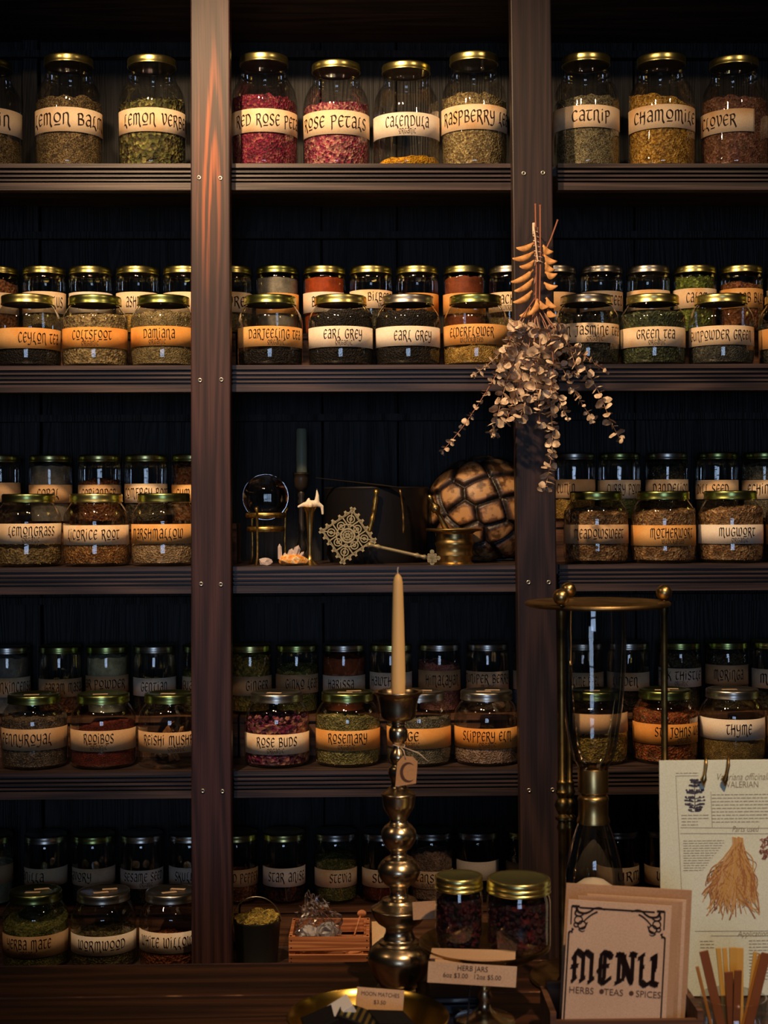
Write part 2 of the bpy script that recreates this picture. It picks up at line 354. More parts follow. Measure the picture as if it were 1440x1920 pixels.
p1 = post(pl, W(0,0,YP).z, W(0,1500,YP).z, M['post_l']); p2 = post(pr, W(0,0,YP).z, W(0,1300,YP).z, M['post'])
for par, pts in ((p1, [(373,333),(413,334),(375,713),(415,712),(377,1095),(414,1096),(380,1483),(417,1484)]), (p2, [(982,325),(1018,324),(985,708),(1022,707),(991,1092),(1029,1092),(992,1482),(1036,1481)])):
    for (x, y) in pts:
        c = W(x, y, YP-.0005); mb = MB().lathe([(.0005,-.001),(.0018,-.001),(.0024,.0008),(.0046,.0014),(.005,0),(.005,-.001)], 16).xform(Matrix.Translation(c) @ Matrix.Rotation(pi/2, 4, 'X'))
        mb.build('screw', M['steel'], par, smooth=True)
XL = -1.15; XR = 1.25
# grooved front, profile in (depth, drop)
PROF = [(0,0),(0,-.0095),(.018,-.0105),(.018,-.0150),(.001,-.0155),(.001,-.0200),(.018,-.0205),(.018,-.0245),(.001,-.025),(.001,-.0295),(.018,-.030),(.018,-.034),(.001,-.0345),(.001,-.0385),(.018,-.039),(.018,-.0425),(-.001,-.043),(-.001,-.0595),(.03,-.0595),(.03,0)]
gl = (pl[0]+pl[2])/2; grt = (pl[1]+pl[3])/2
bays = [(XL, gl+.001), (grt-.0, W(957,0,YP).x+.002), (W(1046,300,YF).x, XR)]
for i in range(1, 5):
    z = ZT[i]
    sb = loc(MB().box((XL,YF+.029,z-.022),(XR,YB,z)).build('shelf', M['shelf'], unit))
    for j, (a, b_) in enumerate(bays):
        bb = b_
        if j == 1: bb = pr[0] + (pr[2]-pr[0])*(W(0,0,YP).z-z)/(W(0,0,YP).z-W(0,1300,YP).z) + .004
        k = len(PROF); vs = [(a,YF+d,z+h) for d,h in PROF]+[(bb,YF+d,z+h) for d,h in PROF]
        fs = [(q, (q+1)%k, (q+1)%k+k, q+k) for q in range(k)] + [tuple(reversed(range(k))), tuple(range(k,2*k))]
        loc(MB().add(vs, fs).build('shelf_front', M['shelf'], unit))
    loc(MB().box((XL,YB-.03,z-.105),(XR,YB-.002,z-.088)).build('shelf_batten', M['back'], unit))
loc(MB().box((XL,YF,ZT[0]-.06),(XR,YB,ZT[0])).build('shelf', M['shelf'], unit))
loc(MB().box((XL,YB-.03,ZT[0]-.105),(XR,YB-.002,ZT[0]-.088)).build('shelf_batten', M['back'], unit))
loc(MB().box((XL,YF,ZT[5]-.06),(XR,YB,ZT[5])).build('shelf', M['shelf'], unit))
edges = [XL, W(45,500,YB).x, W(76,500,YB).x, W(603,500,YB).x, W(745,500,YB).x, W(1190,500,YB).x, XR]
for i, (a, b_) in enumerate(zip(edges, edges[1:])):
    dy = -.015 if i == 1 else .0
    o = loc(MB().box((a+.0012,YB+dy,0),(b_-.0012,YB+.02,3.0)).build('back_board', M['back'], unit)); bevel(o, .0025)
for x0, x1 in ((XL-.03,XL),(XR,XR+.03)):
    loc(MB().box((x0,YP,0),(x1,YB+.02,3.0)).build('side_panel', M['shelf'], unit))
# risers that lift the back row
RH = .094; RY0 = 3.487
bnames = ['left', 'middle', 'right']
rb = [(XL+.01, gl+.08), (gl+.085, W(990,0,YP).x), (W(992,0,YP).x, XR-.01)]
for i in range(1, 6):
    if i == 1: continue
    for j, (a, b_) in enumerate(rb):
        if i == 3 and j == 1: continue
        if i == 5 and j == 1: pass
        z = ZT[i]
        mb = MB().box((a,RY0,z+RH-.012),(b_,YB-.036,z+RH)).box((a,RY0+.006,z),(b_,RY0+.018,z+RH-.012)).box((a,RY0+.02,z),(a+.012,YB-.045,z+RH-.012)).box((b_-.012,RY0+.02,z),(b_,YB-.045,z+RH-.012))
        rr = mb.build('display_riser', M['riser'])
        tag(rr, 'brown wooden step under the back row of jars, %s bay, %s shelf from the top' % (bnames[j], ['','first','second','third','fourth','lowest'][i]), 'riser', 'wooden steps behind the front jars')

# ---------------------------------------------------------------- dried contents
def C(h): return tuple((int(h[i:i+2],16)/255)**2.2 for i in (0,2,4))
H = {}
def hb(n, cols, size=.0025, **k): H[n] = herb(n, [C(c) for c in cols], size, **k)
hb('balm', ['4a3a24','7a6642','9a8358','5f4d30','3a2c1a'])
hb('verbena', ['3c3c1c','74743a','20200f','a09858','4a3c20'], .008)
hb('redrose', ['640c2c','8c1a40','400820','a85a58','741234'], .005)
hb('rose', ['8c2c50','dca890','701c3c','501028','c88880','9c3050'], .0055)
hb('calendula', ['d59a12','f0b820','a86c08'], .004)
hb('raspberry', ['6f5a38','9a8458','4a3a22','b0a070'], .004)
hb('catnip', ['5f5540','8f8460','a39a78','4a4030'])
hb('chamomile', ['a4761c','c8983a','6c4a14','8c6424','d8b060'], .004)
hb('clover', ['6e4030','94604a','4a2a1e','b0806a','7a5a3a'], .004)
hb('black', ['0c0907','1c1612','060404','2a2018'], .004)
hb('coltsfoot', ['8f7a50','c0a878','5a4628','a89468'], .005)
hb('damiana', ['7a6a44','a89468','54482c','8f7f58'], .003)
hb('elder', ['a88038','c8a050','7c5820','dab868'], .003)
hb('greentea', ['2c3420','4a5434','1a2014','606844'], .005)
hb('gunpowder', ['343430','55544c','1c1c1a','6a685c'], .003)
hb('jasmine', ['262620','3a3a30','141410','50503f'], .004)
hb('lemongrass', ['8a7248','b89c68','5c4628','a08850'], .005)
hb('licorice', ['8c5a28','b0783c','5c3414','c8985c'], .004)
hb('marsh', ['b09068','d0b48c','86683f','c0a078'], .004)
hb('straw', ['8a6440','b88c5c','5a3c22','cca878','6e4a2c'], .005)
hb('pennyroyal', ['5c4a38','806a50','443628','94806a'], .003)
hb('rooibos', ['5e1c0c','7c2c14','3c1008','8c3a1c'], .002)
hb('rosebud', ['5c1238','8a2850','d09070','3a0a28','a06070'], .009)
hb('rosemary', ['7c7440','a09858','585428','b8a868'], .004)
hb('sage', ['6a6250','8c8468','50483a','a09880'], .003)
hb('elm', ['a88870','c8a890','80604c','b89880'], .004)
hb('stjohn', ['84401c','b85c2c','5c2410','c87c48','6c4a20'], .005)
hb('thyme', ['7c6030','a08444','5c4420','b49858'], .002)
hb('mate', ['55602c','8a8c48','3c441c','a8a058'], .003)
hb('wormwood', ['5c5a34','80784c','38341c','4a3020'], .004)
hb('willow', ['7c3c1c','a05c34','542410','8c4c28'], .006)
hb('orangepowder', ['a84410','b04c14','a03e0e'], .001, bs=.1)
hb('rustpowder', ['8c4424','96502c','844022'], .001, bs=.1)
hb('greypowder', ['8a8478','98928a','7c766a'], .001, bs=.1)
hb('creampowder', ['b8b898','c8c8a8','a8a888'], .001, bs=.1)
hb('pinksalt', ['a86c64','c08c80','8c544c'], .003)
hb('bark', ['8c5430','a87048','5c3418','704024'], .006)
hb('greenleaf', ['4c5c1c','7c8c30','303c10','94a048'], .006)
hb('ginger', ['7c6c30','a89040','54481c','c8a850'], .005)
hb('darkherb', ['2c2c24','484838','1a1a14','605c48'], .004)
hb('berries', ['1c0814','3c0c18','5c1418','28101c'], .008)
hb('mushroom', ['8c5a34','c09060','5c3418'], .02, bs=.2)
FLK = dict(balm=(600,.002,.5), verbena=(520,.022,.22), redrose=(650,.005,.7), rose=(600,.006,.7), raspberry=(600,.004,.5), catnip=(500,.002,.5), chamomile=(600,.005,.8), clover=(600,.005,.4),
 black=(400,.005,.3), coltsfoot=(600,.005,.5), damiana=(500,.003,.5), elder=(500,.003,.6), greentea=(600,.007,.25), gunpowder=(500,.003,.7), jasmine=(500,.006,.3), lemongrass=(500,.009,.2),
 licorice=(500,.006,.4), marsh=(500,.004,.5), straw=(600,.009,.18), pennyroyal=(500,.003,.5), rooibos=(400,.002,.4), rosebud=(0,0,0), rosemary=(600,.006,.18), sage=(500,.004,.5), elm=(500,.004,.6),
 stjohn=(600,.009,.18), thyme=(400,.002,.5), mate=(500,.003,.4), wormwood=(450,.005,.4), willow=(400,.008,.3), bark=(300,.010,.3), greenleaf=(350,.008,.5), ginger=(400,.006,.5), darkherb=(400,.004,.4), pinksalt=(300,.003,.8))
def contents_mesh(kind, R, zf, tilt, rng, small=False):
    """a heap of dried matter pressed against the glass: uneven top, loose flakes all over it"""
    mb = MB(); n = 40; ph = rng.random()*6.28
    powder = 'powder' in kind
    amp = .002 if powder else .005
    if zf < .03: amp = .004
    top = [zf + tilt*R*cos(2*pi*i/n - ph) + amp*(noise.noise(Vector((i*.7, ph*9, 0)))*2) for i in range(n)]
    prof_z = [.0, .25, .5, .75, 1]
    for i in range(n):
        a = 2*pi*i/n; h = top[i]
        for t in prof_z:
            rr = R*(.96 if t == 0 else 1); mb.v.append((rr*cos(a), rr*sin(a), .008+(h-.008)*t))
        for r_ in (.66, .33): mb.v.append((R*r_*cos(a), R*r_*sin(a), zf+.012*(1-r_)+(h-zf)*r_+amp*noise.noise(Vector((i*.9, r_*7, ph)))))
    k = 7; c = len(mb.v); mb.v.append((0,0,zf+.013)); b0 = len(mb.v); mb.v.append((0,0,.008))
    for i in range(n):
        j = (i+1) % n
        for q in range(k-1): mb.f.append((i*k+q, j*k+q, j*k+q+1, i*k+q+1))
        mb.f.append((i*k+k-1, j*k+k-1, c)); mb.f.append((j*k, i*k, b0))
    cnt, L, asp = FLK.get(kind, (0,0,0))
    if small: cnt = int(cnt*.4)
    for _ in range(cnt):
        if rng.random() < .3:
            a = rng.uniform(-pi, pi); r_ = R*sqrt(rng.random())*.97
            h = zf + .012*(1-r_/R) + tilt*r_*cos(a-ph) + .002
            p = Vector((r_*cos(a), r_*sin(a), h)); ez = Vector((rng.gauss(0,1), rng.gauss(0,1), rng.gauss(0,.5))).normalized()
            nn = Vector((rng.gauss(0,.6), rng.gauss(0,.6), 1)).normalized()
        else:
            a = -pi/2 + rng.uniform(-1.9, 1.9); i = int((a % (2*pi))/(2*pi)*n) % n
            h = .008 + (top[i]-.008)*rng.random()**.9
            rr = R + .0004; p = Vector((rr*cos(a), rr*sin(a), h)); nn = Vector((cos(a), sin(a), 0)) + Vector((rng.gauss(0,.12), rng.gauss(0,.12), rng.gauss(0,.15)))
            an = rng.uniform(0, pi); tt = Vector((-sin(a), cos(a), 0)); ez = tt*cos(an) + Vector((0,0,1))*sin(an)
        nn.normalize(); ex = ez.cross(nn).normalized(); ez = nn.cross(ex).normalized()
        l = L*rng.uniform(.5, 1.2); wv = l*asp*.5; cu = l*.12
        curve = rng.uniform(-.3, .3)*l
        vs = [p-ez*l*.5, p-ex*wv-nn*cu*.3, p+ex*wv*.2+nn*cu+ex*curve*.3, p+ez*l*.5+ex*curve, p+ex*wv+ex*curve*.3]
        vs = [Vector(v) for v in vs]
        for v in vs:
            rad = sqrt(v.x*v.x+v.y*v.y)
            if rad > R+.0008: v.x *= (R+.0008)/rad; v.y *= (R+.0008)/rad
        mb.add(vs, [(0,4,2,1),(1,2,3),(2,4,3)])
    if kind == 'rosebud' or kind == 'berries':
        for _ in range(170 if kind == 'rosebud' else 150):
            a = -pi/2+rng.uniform(-2,2)
            top_ = rng.random() < .3
            rs = rng.uniform(.004,.0065)
            rr = (R-rs*.9) if not top_ else R*.9*sqrt(rng.random())
            z = (.012+(zf-.012)*rng.random()) if not top_ else zf+.008
            mb.sphere((rr*cos(a), rr*sin(a), z), rs, 7, 5, (1,1,rng.uniform(1,1.4)))
    return mb
# ---------------------------------------------------------------- jars
def jar_profiles(kind):
    if kind == 'gallon':
        R = .0775
        body = [(0.0001,.004),(.060,.003),(.068,.0),(.0745,.004),(R,.014),(R-.0006,.02),(R,.03),(R,.150),(R-.001,.165),(.0735,.182),(.067,.197),(.0585,.211),(.0545,.218),(.0535,.224),(.0545,.227),(.0535,.230),(.0535,.262)]
        lid = (.0560, .2475, .266)
    elif kind == 'half':
        R = .0752
        body = [(.0001,.004),(.056,.003),(.063,.0),(.071,.004),(.0745,.013),(R,.03),(R,.100),(.0742,.112),(.0705,.124),(.0645,.134),(.0595,.1405),(.0575,.144),(.0585,.147),(.057,.150),(.057,.163)]
        lid = (.0602, .146, .1655)
    else:
        R = .0522
        body = [(.0001,.003),(.042,.002),(.047,.0),(.0505,.003),(R,.010),(R,.135),(.0515,.142),(.0492,.149),(.0480,.153),(.0478,.163)]
        lid = (.0508, .150, .1665)
    return R, body, lid
JM = {}
for k_ in ('gallon', 'half', 'quart'):
    R, body, (lr, l0, l1) = jar_profiles(k_)
    JM[k_] = MB().lathe(body, 56).mesh('glass_'+k_, M['glass'], True)
    for c_ in ('gold', 'green', 'silver'):
        mb = MB(); prof = [(.0001,l1-.0012),(lr*.80,l1-.0012),(lr*.84,l1),(lr*.95,l1),(lr*.985,l1-.0012),(lr,l1-.004),(lr-.0003,l1-.009),(lr-.0003,l0+.004),(lr+.0005,l0+.0022),(lr+.0005,l0),(lr-.0015,l0),(lr-.0022,l0+.0006),(.0001,l0+.0012)]
        JM[k_+c_] = mb.lathe(prof, 56).mesh('lid_'+k_, M[c_], True, 50)
        me_ = JM[k_+c_]; me_.materials.append(M['liner'])
        me_.polygons.foreach_set('material_index', [1 if (p.center.z < l0+.003 and p.center.xy.length < lr-.0009) else 0 for p in me_.polygons])
NAMES = {'gallon': 'tall one gallon', 'half': 'squat wide-mouth', 'quart': 'small straight-sided'}
jarcount = 0
STK = paper('sticker_paper', (.74,.56,.40), (.60,.42,.28))
def jar(kind, cx, lvl, label_px, text, tspan, lab, lid, herbk, fill_px, desc, sub=None, off=.0, group=None, top_px=None, dx=None, labspan=(-1.35,1.35), stickers=0, scale=1, subx=None, tilt=None, lidpx=None, nolabel=False):
    global jarcount; jarcount += 1
    rng = random.Random(jarcount*17+3)
    R, body, (lr, l0, l1) = jar_profiles(kind)
    Yc = {'gallon': 3.392, 'half': 3.386, 'quart': 3.560}[kind]
    z0 = ZT[lvl] + (RH if kind == 'quart' and lvl != 1 else 0)
    p = W(cx, 900, Yc); p.z = z0 + .0002
    j = thing('glass_jar', desc, 'jar', p, aim(p), group)
    if top_px: scale = (W(cx, top_px, Yc-.03).z - z0)/l1
    j.scale = (1, 1, scale)
    g = link('glass', JM[kind], j); l = link('lid', JM[kind+lid], j)
    # contents
    if herbk:
        zf = (W(cx, fill_px, Yc-.05).z - z0)/scale; zf = max(.014, min(zf, l0-.012 if kind == 'quart' else (.160 if kind == 'gallon' else .118)))
        Rc = R - .0022
        if tilt is None: tilt = rng.uniform(.02,.16) if 'powder' not in herbk else .03
        if kind == 'gallon' and zf > .145: Rc -= .001
        if kind == 'quart': Rc = min(Rc, .0465) if zf > .135 else Rc
        contents_mesh(herbk, Rc, zf, tilt, rng, kind == 'quart').build('contents', H[herbk], j, True, 40)
    if not nolabel:
        a, b_ = label_px
        D = Yc - R
        zt, zb = (W(cx, a, D).z - z0)/scale, (W(cx, b_, D).z - z0)/scale
        rl = R + .0005
        mb = MB(); n = 30
        for i in range(n+1):
            t = labspan[0]+(labspan[1]-labspan[0])*i/n
            mb.v += [(rl*sin(t), -rl*cos(t), zb), (rl*sin(t), -rl*cos(t), zt)]
        mb.f = [(2*i, 2*i+2, 2*i+3, 2*i+1) for i in range(n)]
        lb = mb.build('paper_label', M[lab], j, True)
        sol = lb.modifiers.new('thickness', 'SOLIDIFY'); sol.thickness = .0003; sol.offset = 1
        if text:
            rp = {'gallon': 65, 'half': 63, 'quart': 42.5}[kind]
            def ang(px):
                f = (px-cx)/rp
                return asin(f) if abs(f) < .93 else (1 if f > 0 else -1)*(asin(.93)+(abs(f)-.93)*1.0)
            a0, a1 = ang(tspan[0]), ang(tspan[1])
            rt = rl + .0007
            fn = lambda u, z: Vector((rt*sin(u), -rt*cos(u), z))
            mb = MB(); hh = zt-zb
            if sub: lettering(text, a0, a1, zb+hh*.62, hh*.44, fn, mb)
            else: lettering(text, a0, a1, zb+hh*.52 - off*hh, hh*.48, fn, mb)
            if sub:
                sc = (a0+a1)/2 + .04 if subx is None else ang(subx); hw = .0195/R*(1.35 if len(sub) > 8 else 1)*(.8 if kind == 'quart' else 1)
                lettering(sub, sc-hw, sc+hw, zb+hh*.20, hh*.22, fn, mb, nib=1.8, hair=.8)
            mb.build('lettering', M['ink'], lb)
    for q in range(stickers):
        mb = MB().box((-.017,-.006,0),(.017,.006,.0005)); s_ = mb.build('price_sticker', STK, l)
        s_.location = (-.006+.02*q*(1 if stickers == 2 else 0), -.022+.026*q, l1+.0001); s_.rotation_euler = (0,0,rng.uniform(-.3,.3))
    return j
g1 = 'large jars on the top shelf'; g2 = 'squat jars at the front of the second shelf'; g3 = 'squat jars at the front of the third shelf'; g4 = 'squat jars at the front of the fourth shelf'; g5 = 'squat jars at the front of the lowest shelf'
b2, b3, b4, b5 = ('small jars in the back row of the %s shelf' % s for s in ('second','third','fourth','lowest'))
def T(cx, lp, tx, ts, lab, lid, h, f, d, **k): jar('gallon', cx, 1, lp, tx, ts, lab, lid, h, f, d, group=g1, **k)
T(-18,(200,247),'IN',(0,22),'cream','green','balm',262,'large jar cut off by the left end of the top shelf, label ending in IN', top_px=112)
T(133,(200,246),'LEMON BALM',(70,196),'cream','gold','balm',158,'large jar of brown-green crushed leaves labelled LEMON BALM on the top shelf', top_px=104, tilt=.02)
T(289,(201,246),'LEMON VERBENA',(237,376),'cream','gold','verbena',182,'large jar of long curled green leaves labelled LEMON VERBENA on the top shelf', top_px=106)
T(499,(203,247),'RED ROSE PETALS',(447,586),'cream','gold','redrose',157,'large jar of dark crimson petals labelled RED ROSE PETALS on the top shelf', top_px=102)
T(634,(206,251),'ROSE PETALS',(574,689),'cream','gold','rose',158,'large jar of pink and pale petals labelled ROSE PETALS on the top shelf', top_px=116)
T(765,(210,254),'CALENDULA',(726,807),'white','gold','calendula',302,'nearly empty large jar with a little yellow calendula at the bottom', sub='ORGANIC', subx=767, top_px=118, tilt=.12)
T(892,(195,242),'RASPBERRY LEAF',(836,970),'cream','gold','raspberry',172,'large jar of brown leaves labelled RASPBERRY LEAF, beside the right post', top_px=100)
T(1102,(196,238),'CATNIP',(1075,1146),'cream','gold','catnip',168,'large jar of fine grey-green herb labelled CATNIP on the top shelf', top_px=102, tilt=.03)
T(1243,(195,239),'CHAMOMILE',(1192,1305),'cream','gold','chamomile',172,'large jar of golden flower heads labelled CHAMOMILE on the top shelf', top_px=102, tilt=.2)
T(1379,(203,246),'CLOVER',(1320,1383),'cream','gold','clover',184,'large jar of reddish brown flowers labelled CLOVER on the top shelf', top_px=107, labspan=(-1.35,.62))
T(1508,(203,246),None,(0,0),'cream','gold','clover',200,'large jar mostly cut off by the right end of the top shelf', top_px=106)
def Q(lvl, grp):
    def f(cx, lp, tx, ts, lab, lid, h, fl, d, **k): return jar('half', cx, lvl, lp, tx, ts, lab, lid, h, fl, d, group=grp, **k)
    return f
q = Q(2, g2)
q(54,(614,653),'CEYLON TEA',(36,109),'amber','gold','black',657,'squat jar with a low layer of black leaf labelled CEYLON TEA', top_px=553)
q(180,(613,651),'COLTSFOOT',(138,210),'orange','green','coltsfoot',584,'squat jar of pale flakes with orange label COLTSFOOT', sub='ORGANIC', subx=170)
q(308,(611,648),'DAMIANA',(271,329),'orange','green','damiana',592,'squat jar labelled DAMIANA beside the left post', sub='ORGANIC', subx=296)
q(508,(611,649),'DARJEELING TEA',(468,564),'amber','green','black',652,'squat jar low with black leaf labelled DARJEELING TEA', sub='ORGANIC', subx=519)
q(640,(611,650),'EARL GREY',(608,680),'white','gold','black',586,'squat jar of black leaf labelled EARL GREY with ORGANIC below it', sub='ORGANIC', subx=646)
q(766,(611,648),'EARL GREY',(740,810),'white','silver','black',586,'squat jar labelled EARL GREY alone, right of its organic twin')
q(893,(607,645),'ELDERFLOWER',(845,927),'amber','green','elder',650,'squat jar with a low pile of golden flowers labelled ELDERFLOWER', sub='WILDCRAFTED', subx=885)
q(1101,(605,642),'GREEN JASMINE TEA',(1038,1164),'cream','silver','jasmine',645,'squat jar labelled GREEN JASMINE TEA behind the hanging dried bundle', sub='ORGANIC', subx=1117)
q(1225,(612,649),'GREEN TEA',(1195,1266),'cream','gold','greentea',584,'squat jar of dark green leaf labelled GREEN TEA', sub='ORGANIC', subx=1233)
q(1353,(610,646),'GUNPOWDER GREEN',(1297,1408),'cream','gold','gunpowder',645,'squat jar of grey pellets labelled GUNPOWDER GREEN')
q(1485,(613,651),None,(0,0),'amber','gold','jasmine',605,'squat jar cut off at the right end of the second shelf')
q = Q(3, g3)
q(53,(982,1020),'LEMONGRASS',(16,100),'cream','green','lemongrass',1022,'squat jar of pale cut stalks labelled LEMONGRASS', sub='ORGANIC', subx=57)
q(180,(985,1022),'LICORICE ROOT',(128,222),'cream','gold','licorice',1016,'squat jar of yellow-brown chips labelled LICORICE ROOT')
q(307,(983,1020),'MARSHMALLOW',(250,342),'amber','green','marsh',1020,'squat jar of beige chips labelled MARSHMALLOW beside the left post')
q(1117,(984,1020),'MEADOWSWEET',(1076,1168),'tan','green','straw',960,'squat jar labelled MEADOWSWEET beside the right post')
q(1243,(985,1024),'MOTHERWORT',(1219,1297),'amber','green','straw',958,'squat jar of brown stalks labelled MOTHERWORT', sub='WILDCRAFTED', subx=1262)
q(1369,(984,1020),'MUGWORT',(1348,1414),'white','green','straw',955,'squat jar of brown herb with white label MUGWORT', sub='ORGANIC', subx=1387)
q(1497,(984,1022),None,(0,0),'orange','green','straw',970,'squat jar cut off at the right end of the third shelf')
q = Q(4, g4)
q(62,(1368,1408),'PENNYROYAL',(4,93),'tan','green','pennyroyal',1350,'squat jar of grey-brown herb labelled PENNYROYAL', stickers=1)
q(191,(1371,1410),'ROOIBOS',(155,210),'tan','green','rooibos',1365,'squat jar of red-brown leaf labelled ROOIBOS', sub='ORGANIC', subx=182, stickers=1, tilt=.2)
q(318,(1374,1413),'REISHI MUSHROOM',(268,380),'tan','green',None,0,'squat jar of folded mushroom slices labelled REISHI MUSHROOM', sub='ORGANIC', subx=328, stickers=1)
q(517,(1378,1416),'ROSE BUDS',(479,554),'cream','silver','rosebud',1356,'squat jar of purple and pink buds labelled ROSE BUDS', sub='ORGANIC', subx=514, stickers=1)
q(650,(1371,1409),'ROSEMARY',(613,686),'amber','green','rosemary',1352,'squat jar of green needles labelled ROSEMARY', sub='ORGANIC', subx=647, stickers=2, tilt=.2)
q(783,(1367,1405),'SAGE',(742,783),'amber','silver','sage',1358,'squat jar labelled SAGE standing behind the bronze candlestick', sub='ORGANIC', subx=768, stickers=2, tilt=.2)
q(910,(1367,1405),'SLIPPERY ELM',(866,956),'orange','silver','elm',1398,'squat jar of pinkish shreds labelled SLIPPERY ELM', sub='ORGANIC', subx=912, stickers=2)
q(1114,(1340,1377),None,(0,0),'tan','green','ginger',1385,'squat jar seen through the upper bulb of the hourglass', stickers=1)
q(1245,(1359,1397),'ST. JOHNS WORT',(1226,1330),'orange','green','stjohn',1340,"squat jar of rust-red stalks labelled ST. JOHNS behind the hourglass rod", sub='ORGANIC', subx=1282, stickers=2)
q(1371,(1350,1389),'THYME',(1360,1407),'white','silver','thyme',1385,'squat jar of brown leaves with white label THYME', stickers=1, tilt=.14)
q(1497,(1350,1389),None,(0,0),'tan','green','thyme',1385,'squat jar cut off at the right end of the fourth shelf', stickers=1)
q = Q(5, g5)
q(62,(1757,1797),'YERBA MATE',(10,90),'tan','green','mate',1735,'squat jar of green leaf labelled YERBA MATE behind the counter edge', sub='ORGANIC', subx=48, stickers=2, tilt=.2, top_px=1675)
q(190,(1757,1793),'WORMWOOD',(143,229),'white','silver','wormwood',1760,'squat jar labelled WORMWOOD behind the counter edge', stickers=2, top_px=1675)
q(318,(1750,1789),'WHITE WILLOW',(262,356),'white','silver','willow',1765,'squat jar of red bark labelled WHITE WILLOW behind the counter edge', stickers=2, top_px=1675)
def B(lvl, grp):
    def f(cx, lp, tx, ts, lab, lid, h, fl, d, **k): return jar('quart', cx, lvl, lp, tx, ts, lab, lid, h, fl, d, group=grp, **k)
    return f
q = B(2, b2)
q(-4,(548,587),None,(0,0),'cream','gold','bark',526,'small jar of brown herb at the left end of the second shelf back row')
q(85,(546,586),'ASTRAGALUS',(48,119),'cream','gold','damiana',590,'small jar behind CEYLON TEA, its label ending in US')
q(172,(547,586),None,(0,0),'white','gold',None,0,'small empty-looking jar with white label behind COLTSFOOT')
q(260,(547,587),'ASHWAGANDHA',(238,310),'cream','gold','elder',583,'small jar labelled ASH behind and left of DAMIANA')
q(348,(547,587),None,(0,0),'cream','gold',None,0,'small clear jar half hidden by the left post, second shelf')
q(434,(547,585),'AWREN',(412,470),'cream','gold','damiana',590,'small jar whose label reads WRE, right beside the left post')
q(522,(549,587),None,(0,0),'amber','green','greypowder',505,'small jar of grey powder behind DARJEELING TEA')
q(610,(547,585),'BERBERE',(586,640),'white','gold','orangepowder',505,'small jar filled with bright orange powder')
q(697,(543,578),'BILBERRY',(691,745),'cream','gold','darkherb',580,'small jar labelled BILBERRY between the two Earl Grey jars', sub='ORGANIC', subx=722)
q(784,(549,587),None,(0,0),'orange','gold','black',585,'small jar with orange label behind the plain EARL GREY')
q(872,(549,587),None,(0,0),'amber','gold','rustpowder',512,'small jar filled with rust brown powder behind ELDERFLOWER')
q(957,(547,584),'BLACK',(925,966),'cream','silver','damiana',595,'small jar whose label ends in CK WILDCRAFTED beside the right post', sub='WILDCRAFTED', subx=955)
q(1042,(547,584),None,(0,0),'tan','silver','darkherb',590,'small jar partly behind the orange seed wings, second shelf')
q(1129,(545,582),'CHICKWEED',(1100,1170),'cream','silver','darkherb',590,'small jar whose label ends in WEED, behind GREEN JASMINE TEA')
q(1217,(543,580),None,(0,0),'cream','silver','black',588,'small dark jar behind GREEN TEA')
q(1304,(540,577),'CALAMUS',(1288,1340),'cream','gold','greenleaf',498,'small jar packed with bright green leaf, label starting CA')
q(1391,(540,577),'COB BLOOM',(1385,1450),'amber','gold','bark',532,'small jar of reddish bark with amber label behind GUNPOWDER GREEN')
q(1479,(540,577),None,(0,0),'cream','gold','greenleaf',520,'small jar sliver at the right end of the second shelf back row')
q = B(3, b3)
q(-2,(905,942),None,(0,0),'tan','gold',None,0,'small clear jar at the left end of the third shelf back row')
q(95,(909,943),'COPAL',(70,110),'tan','gold','greypowder',872,'small jar filled with pale grey resin labelled COPAL')
q(187,(909,943),'CORIANDER',(153,217),'tan','gold','bark',905,'small jar labelled CORIANDER behind LICORICE ROOT')
q(274,(907,943),'COMFREY ROOT',(234,316),'cream','gold','darkherb',944,'small jar labelled COMFREY ROOT')
q(362,(909,943),'CUMIN',(330,372),'amber','gold','bark',862,'small jar of rusty brown herb half hidden by the left post, third shelf')
q(1076,(899,934),'CUMIN',(1044,1079),'tan','silver','elder',936,'small jar labelled CUMIN beside the right post, third shelf')
q(1161,(900,935),'CURRY POWDER',(1138,1215),'cream','green','mate',936,'small jar labelled CURRY P behind MEADOWSWEET')
q(1250,(899,935),'DANDELION',(1224,1290),'cream','silver','darkherb',865,'small jar of dark herb labelled DANDELION behind MOTHERWORT')
q(1344,(900,936),'DILL SEED',(1307,1366),'cream','green','black',940,'small jar labelled DILL SEED behind MUGWORT')
q(1431,(900,936),'ECHINACEA',(1402,1470),'cream','green','sage',875,'small jar of loose herb labelled ECHINACEA at the right end')
q = B(4, b4)
q(14,(1272,1308),'FRANKINCENSE',(-20,54),'cream','silver','greypowder',1235,'small jar labelled FRANKINCENSE behind PENNYROYAL')
q(111,(1274,1308),'GARAM MASALA',(82,160),'tan','green','bark',1308,'small jar labelled GARAM MASALA on the fourth shelf')
q(199,(1268,1300),'CAR POWDER',(148,232),'tan','green','creampowder',1230,'small jar of cream powder, label ending in AR POWDER')
q(288,(1272,1306),'GENTIAN',(262,312),'white','silver','black',1308,'small dark jar labelled GENTIAN behind ROOIBOS')
q(380,(1270,1304),'GUARANA',(340,400),'cream','green','mate',1262,'small jar half hidden by the left post, fourth shelf')
q(468,(1269,1305),'GINGER',(459,501),'tan','gold','ginger',1230,'small jar of yellow roots labelled GINGER behind ROSE BUDS')
q(555,(1266,1301),'GINKO LEAF',(533,594),'tan','green','mate',1256,'small jar labelled GINKO LEAF on the fourth shelf')
q(643,(1268,1301),'HARISSA',(613,662),'white','silver','rustpowder',1235,'small jar of brown powder labelled HARISSA behind ROSEMARY')
q(731,(1262,1296),'HAWTHORN',(694,760),'white','gold','black',1290,'small jar labelled HAWTHORN left of the taper candle')
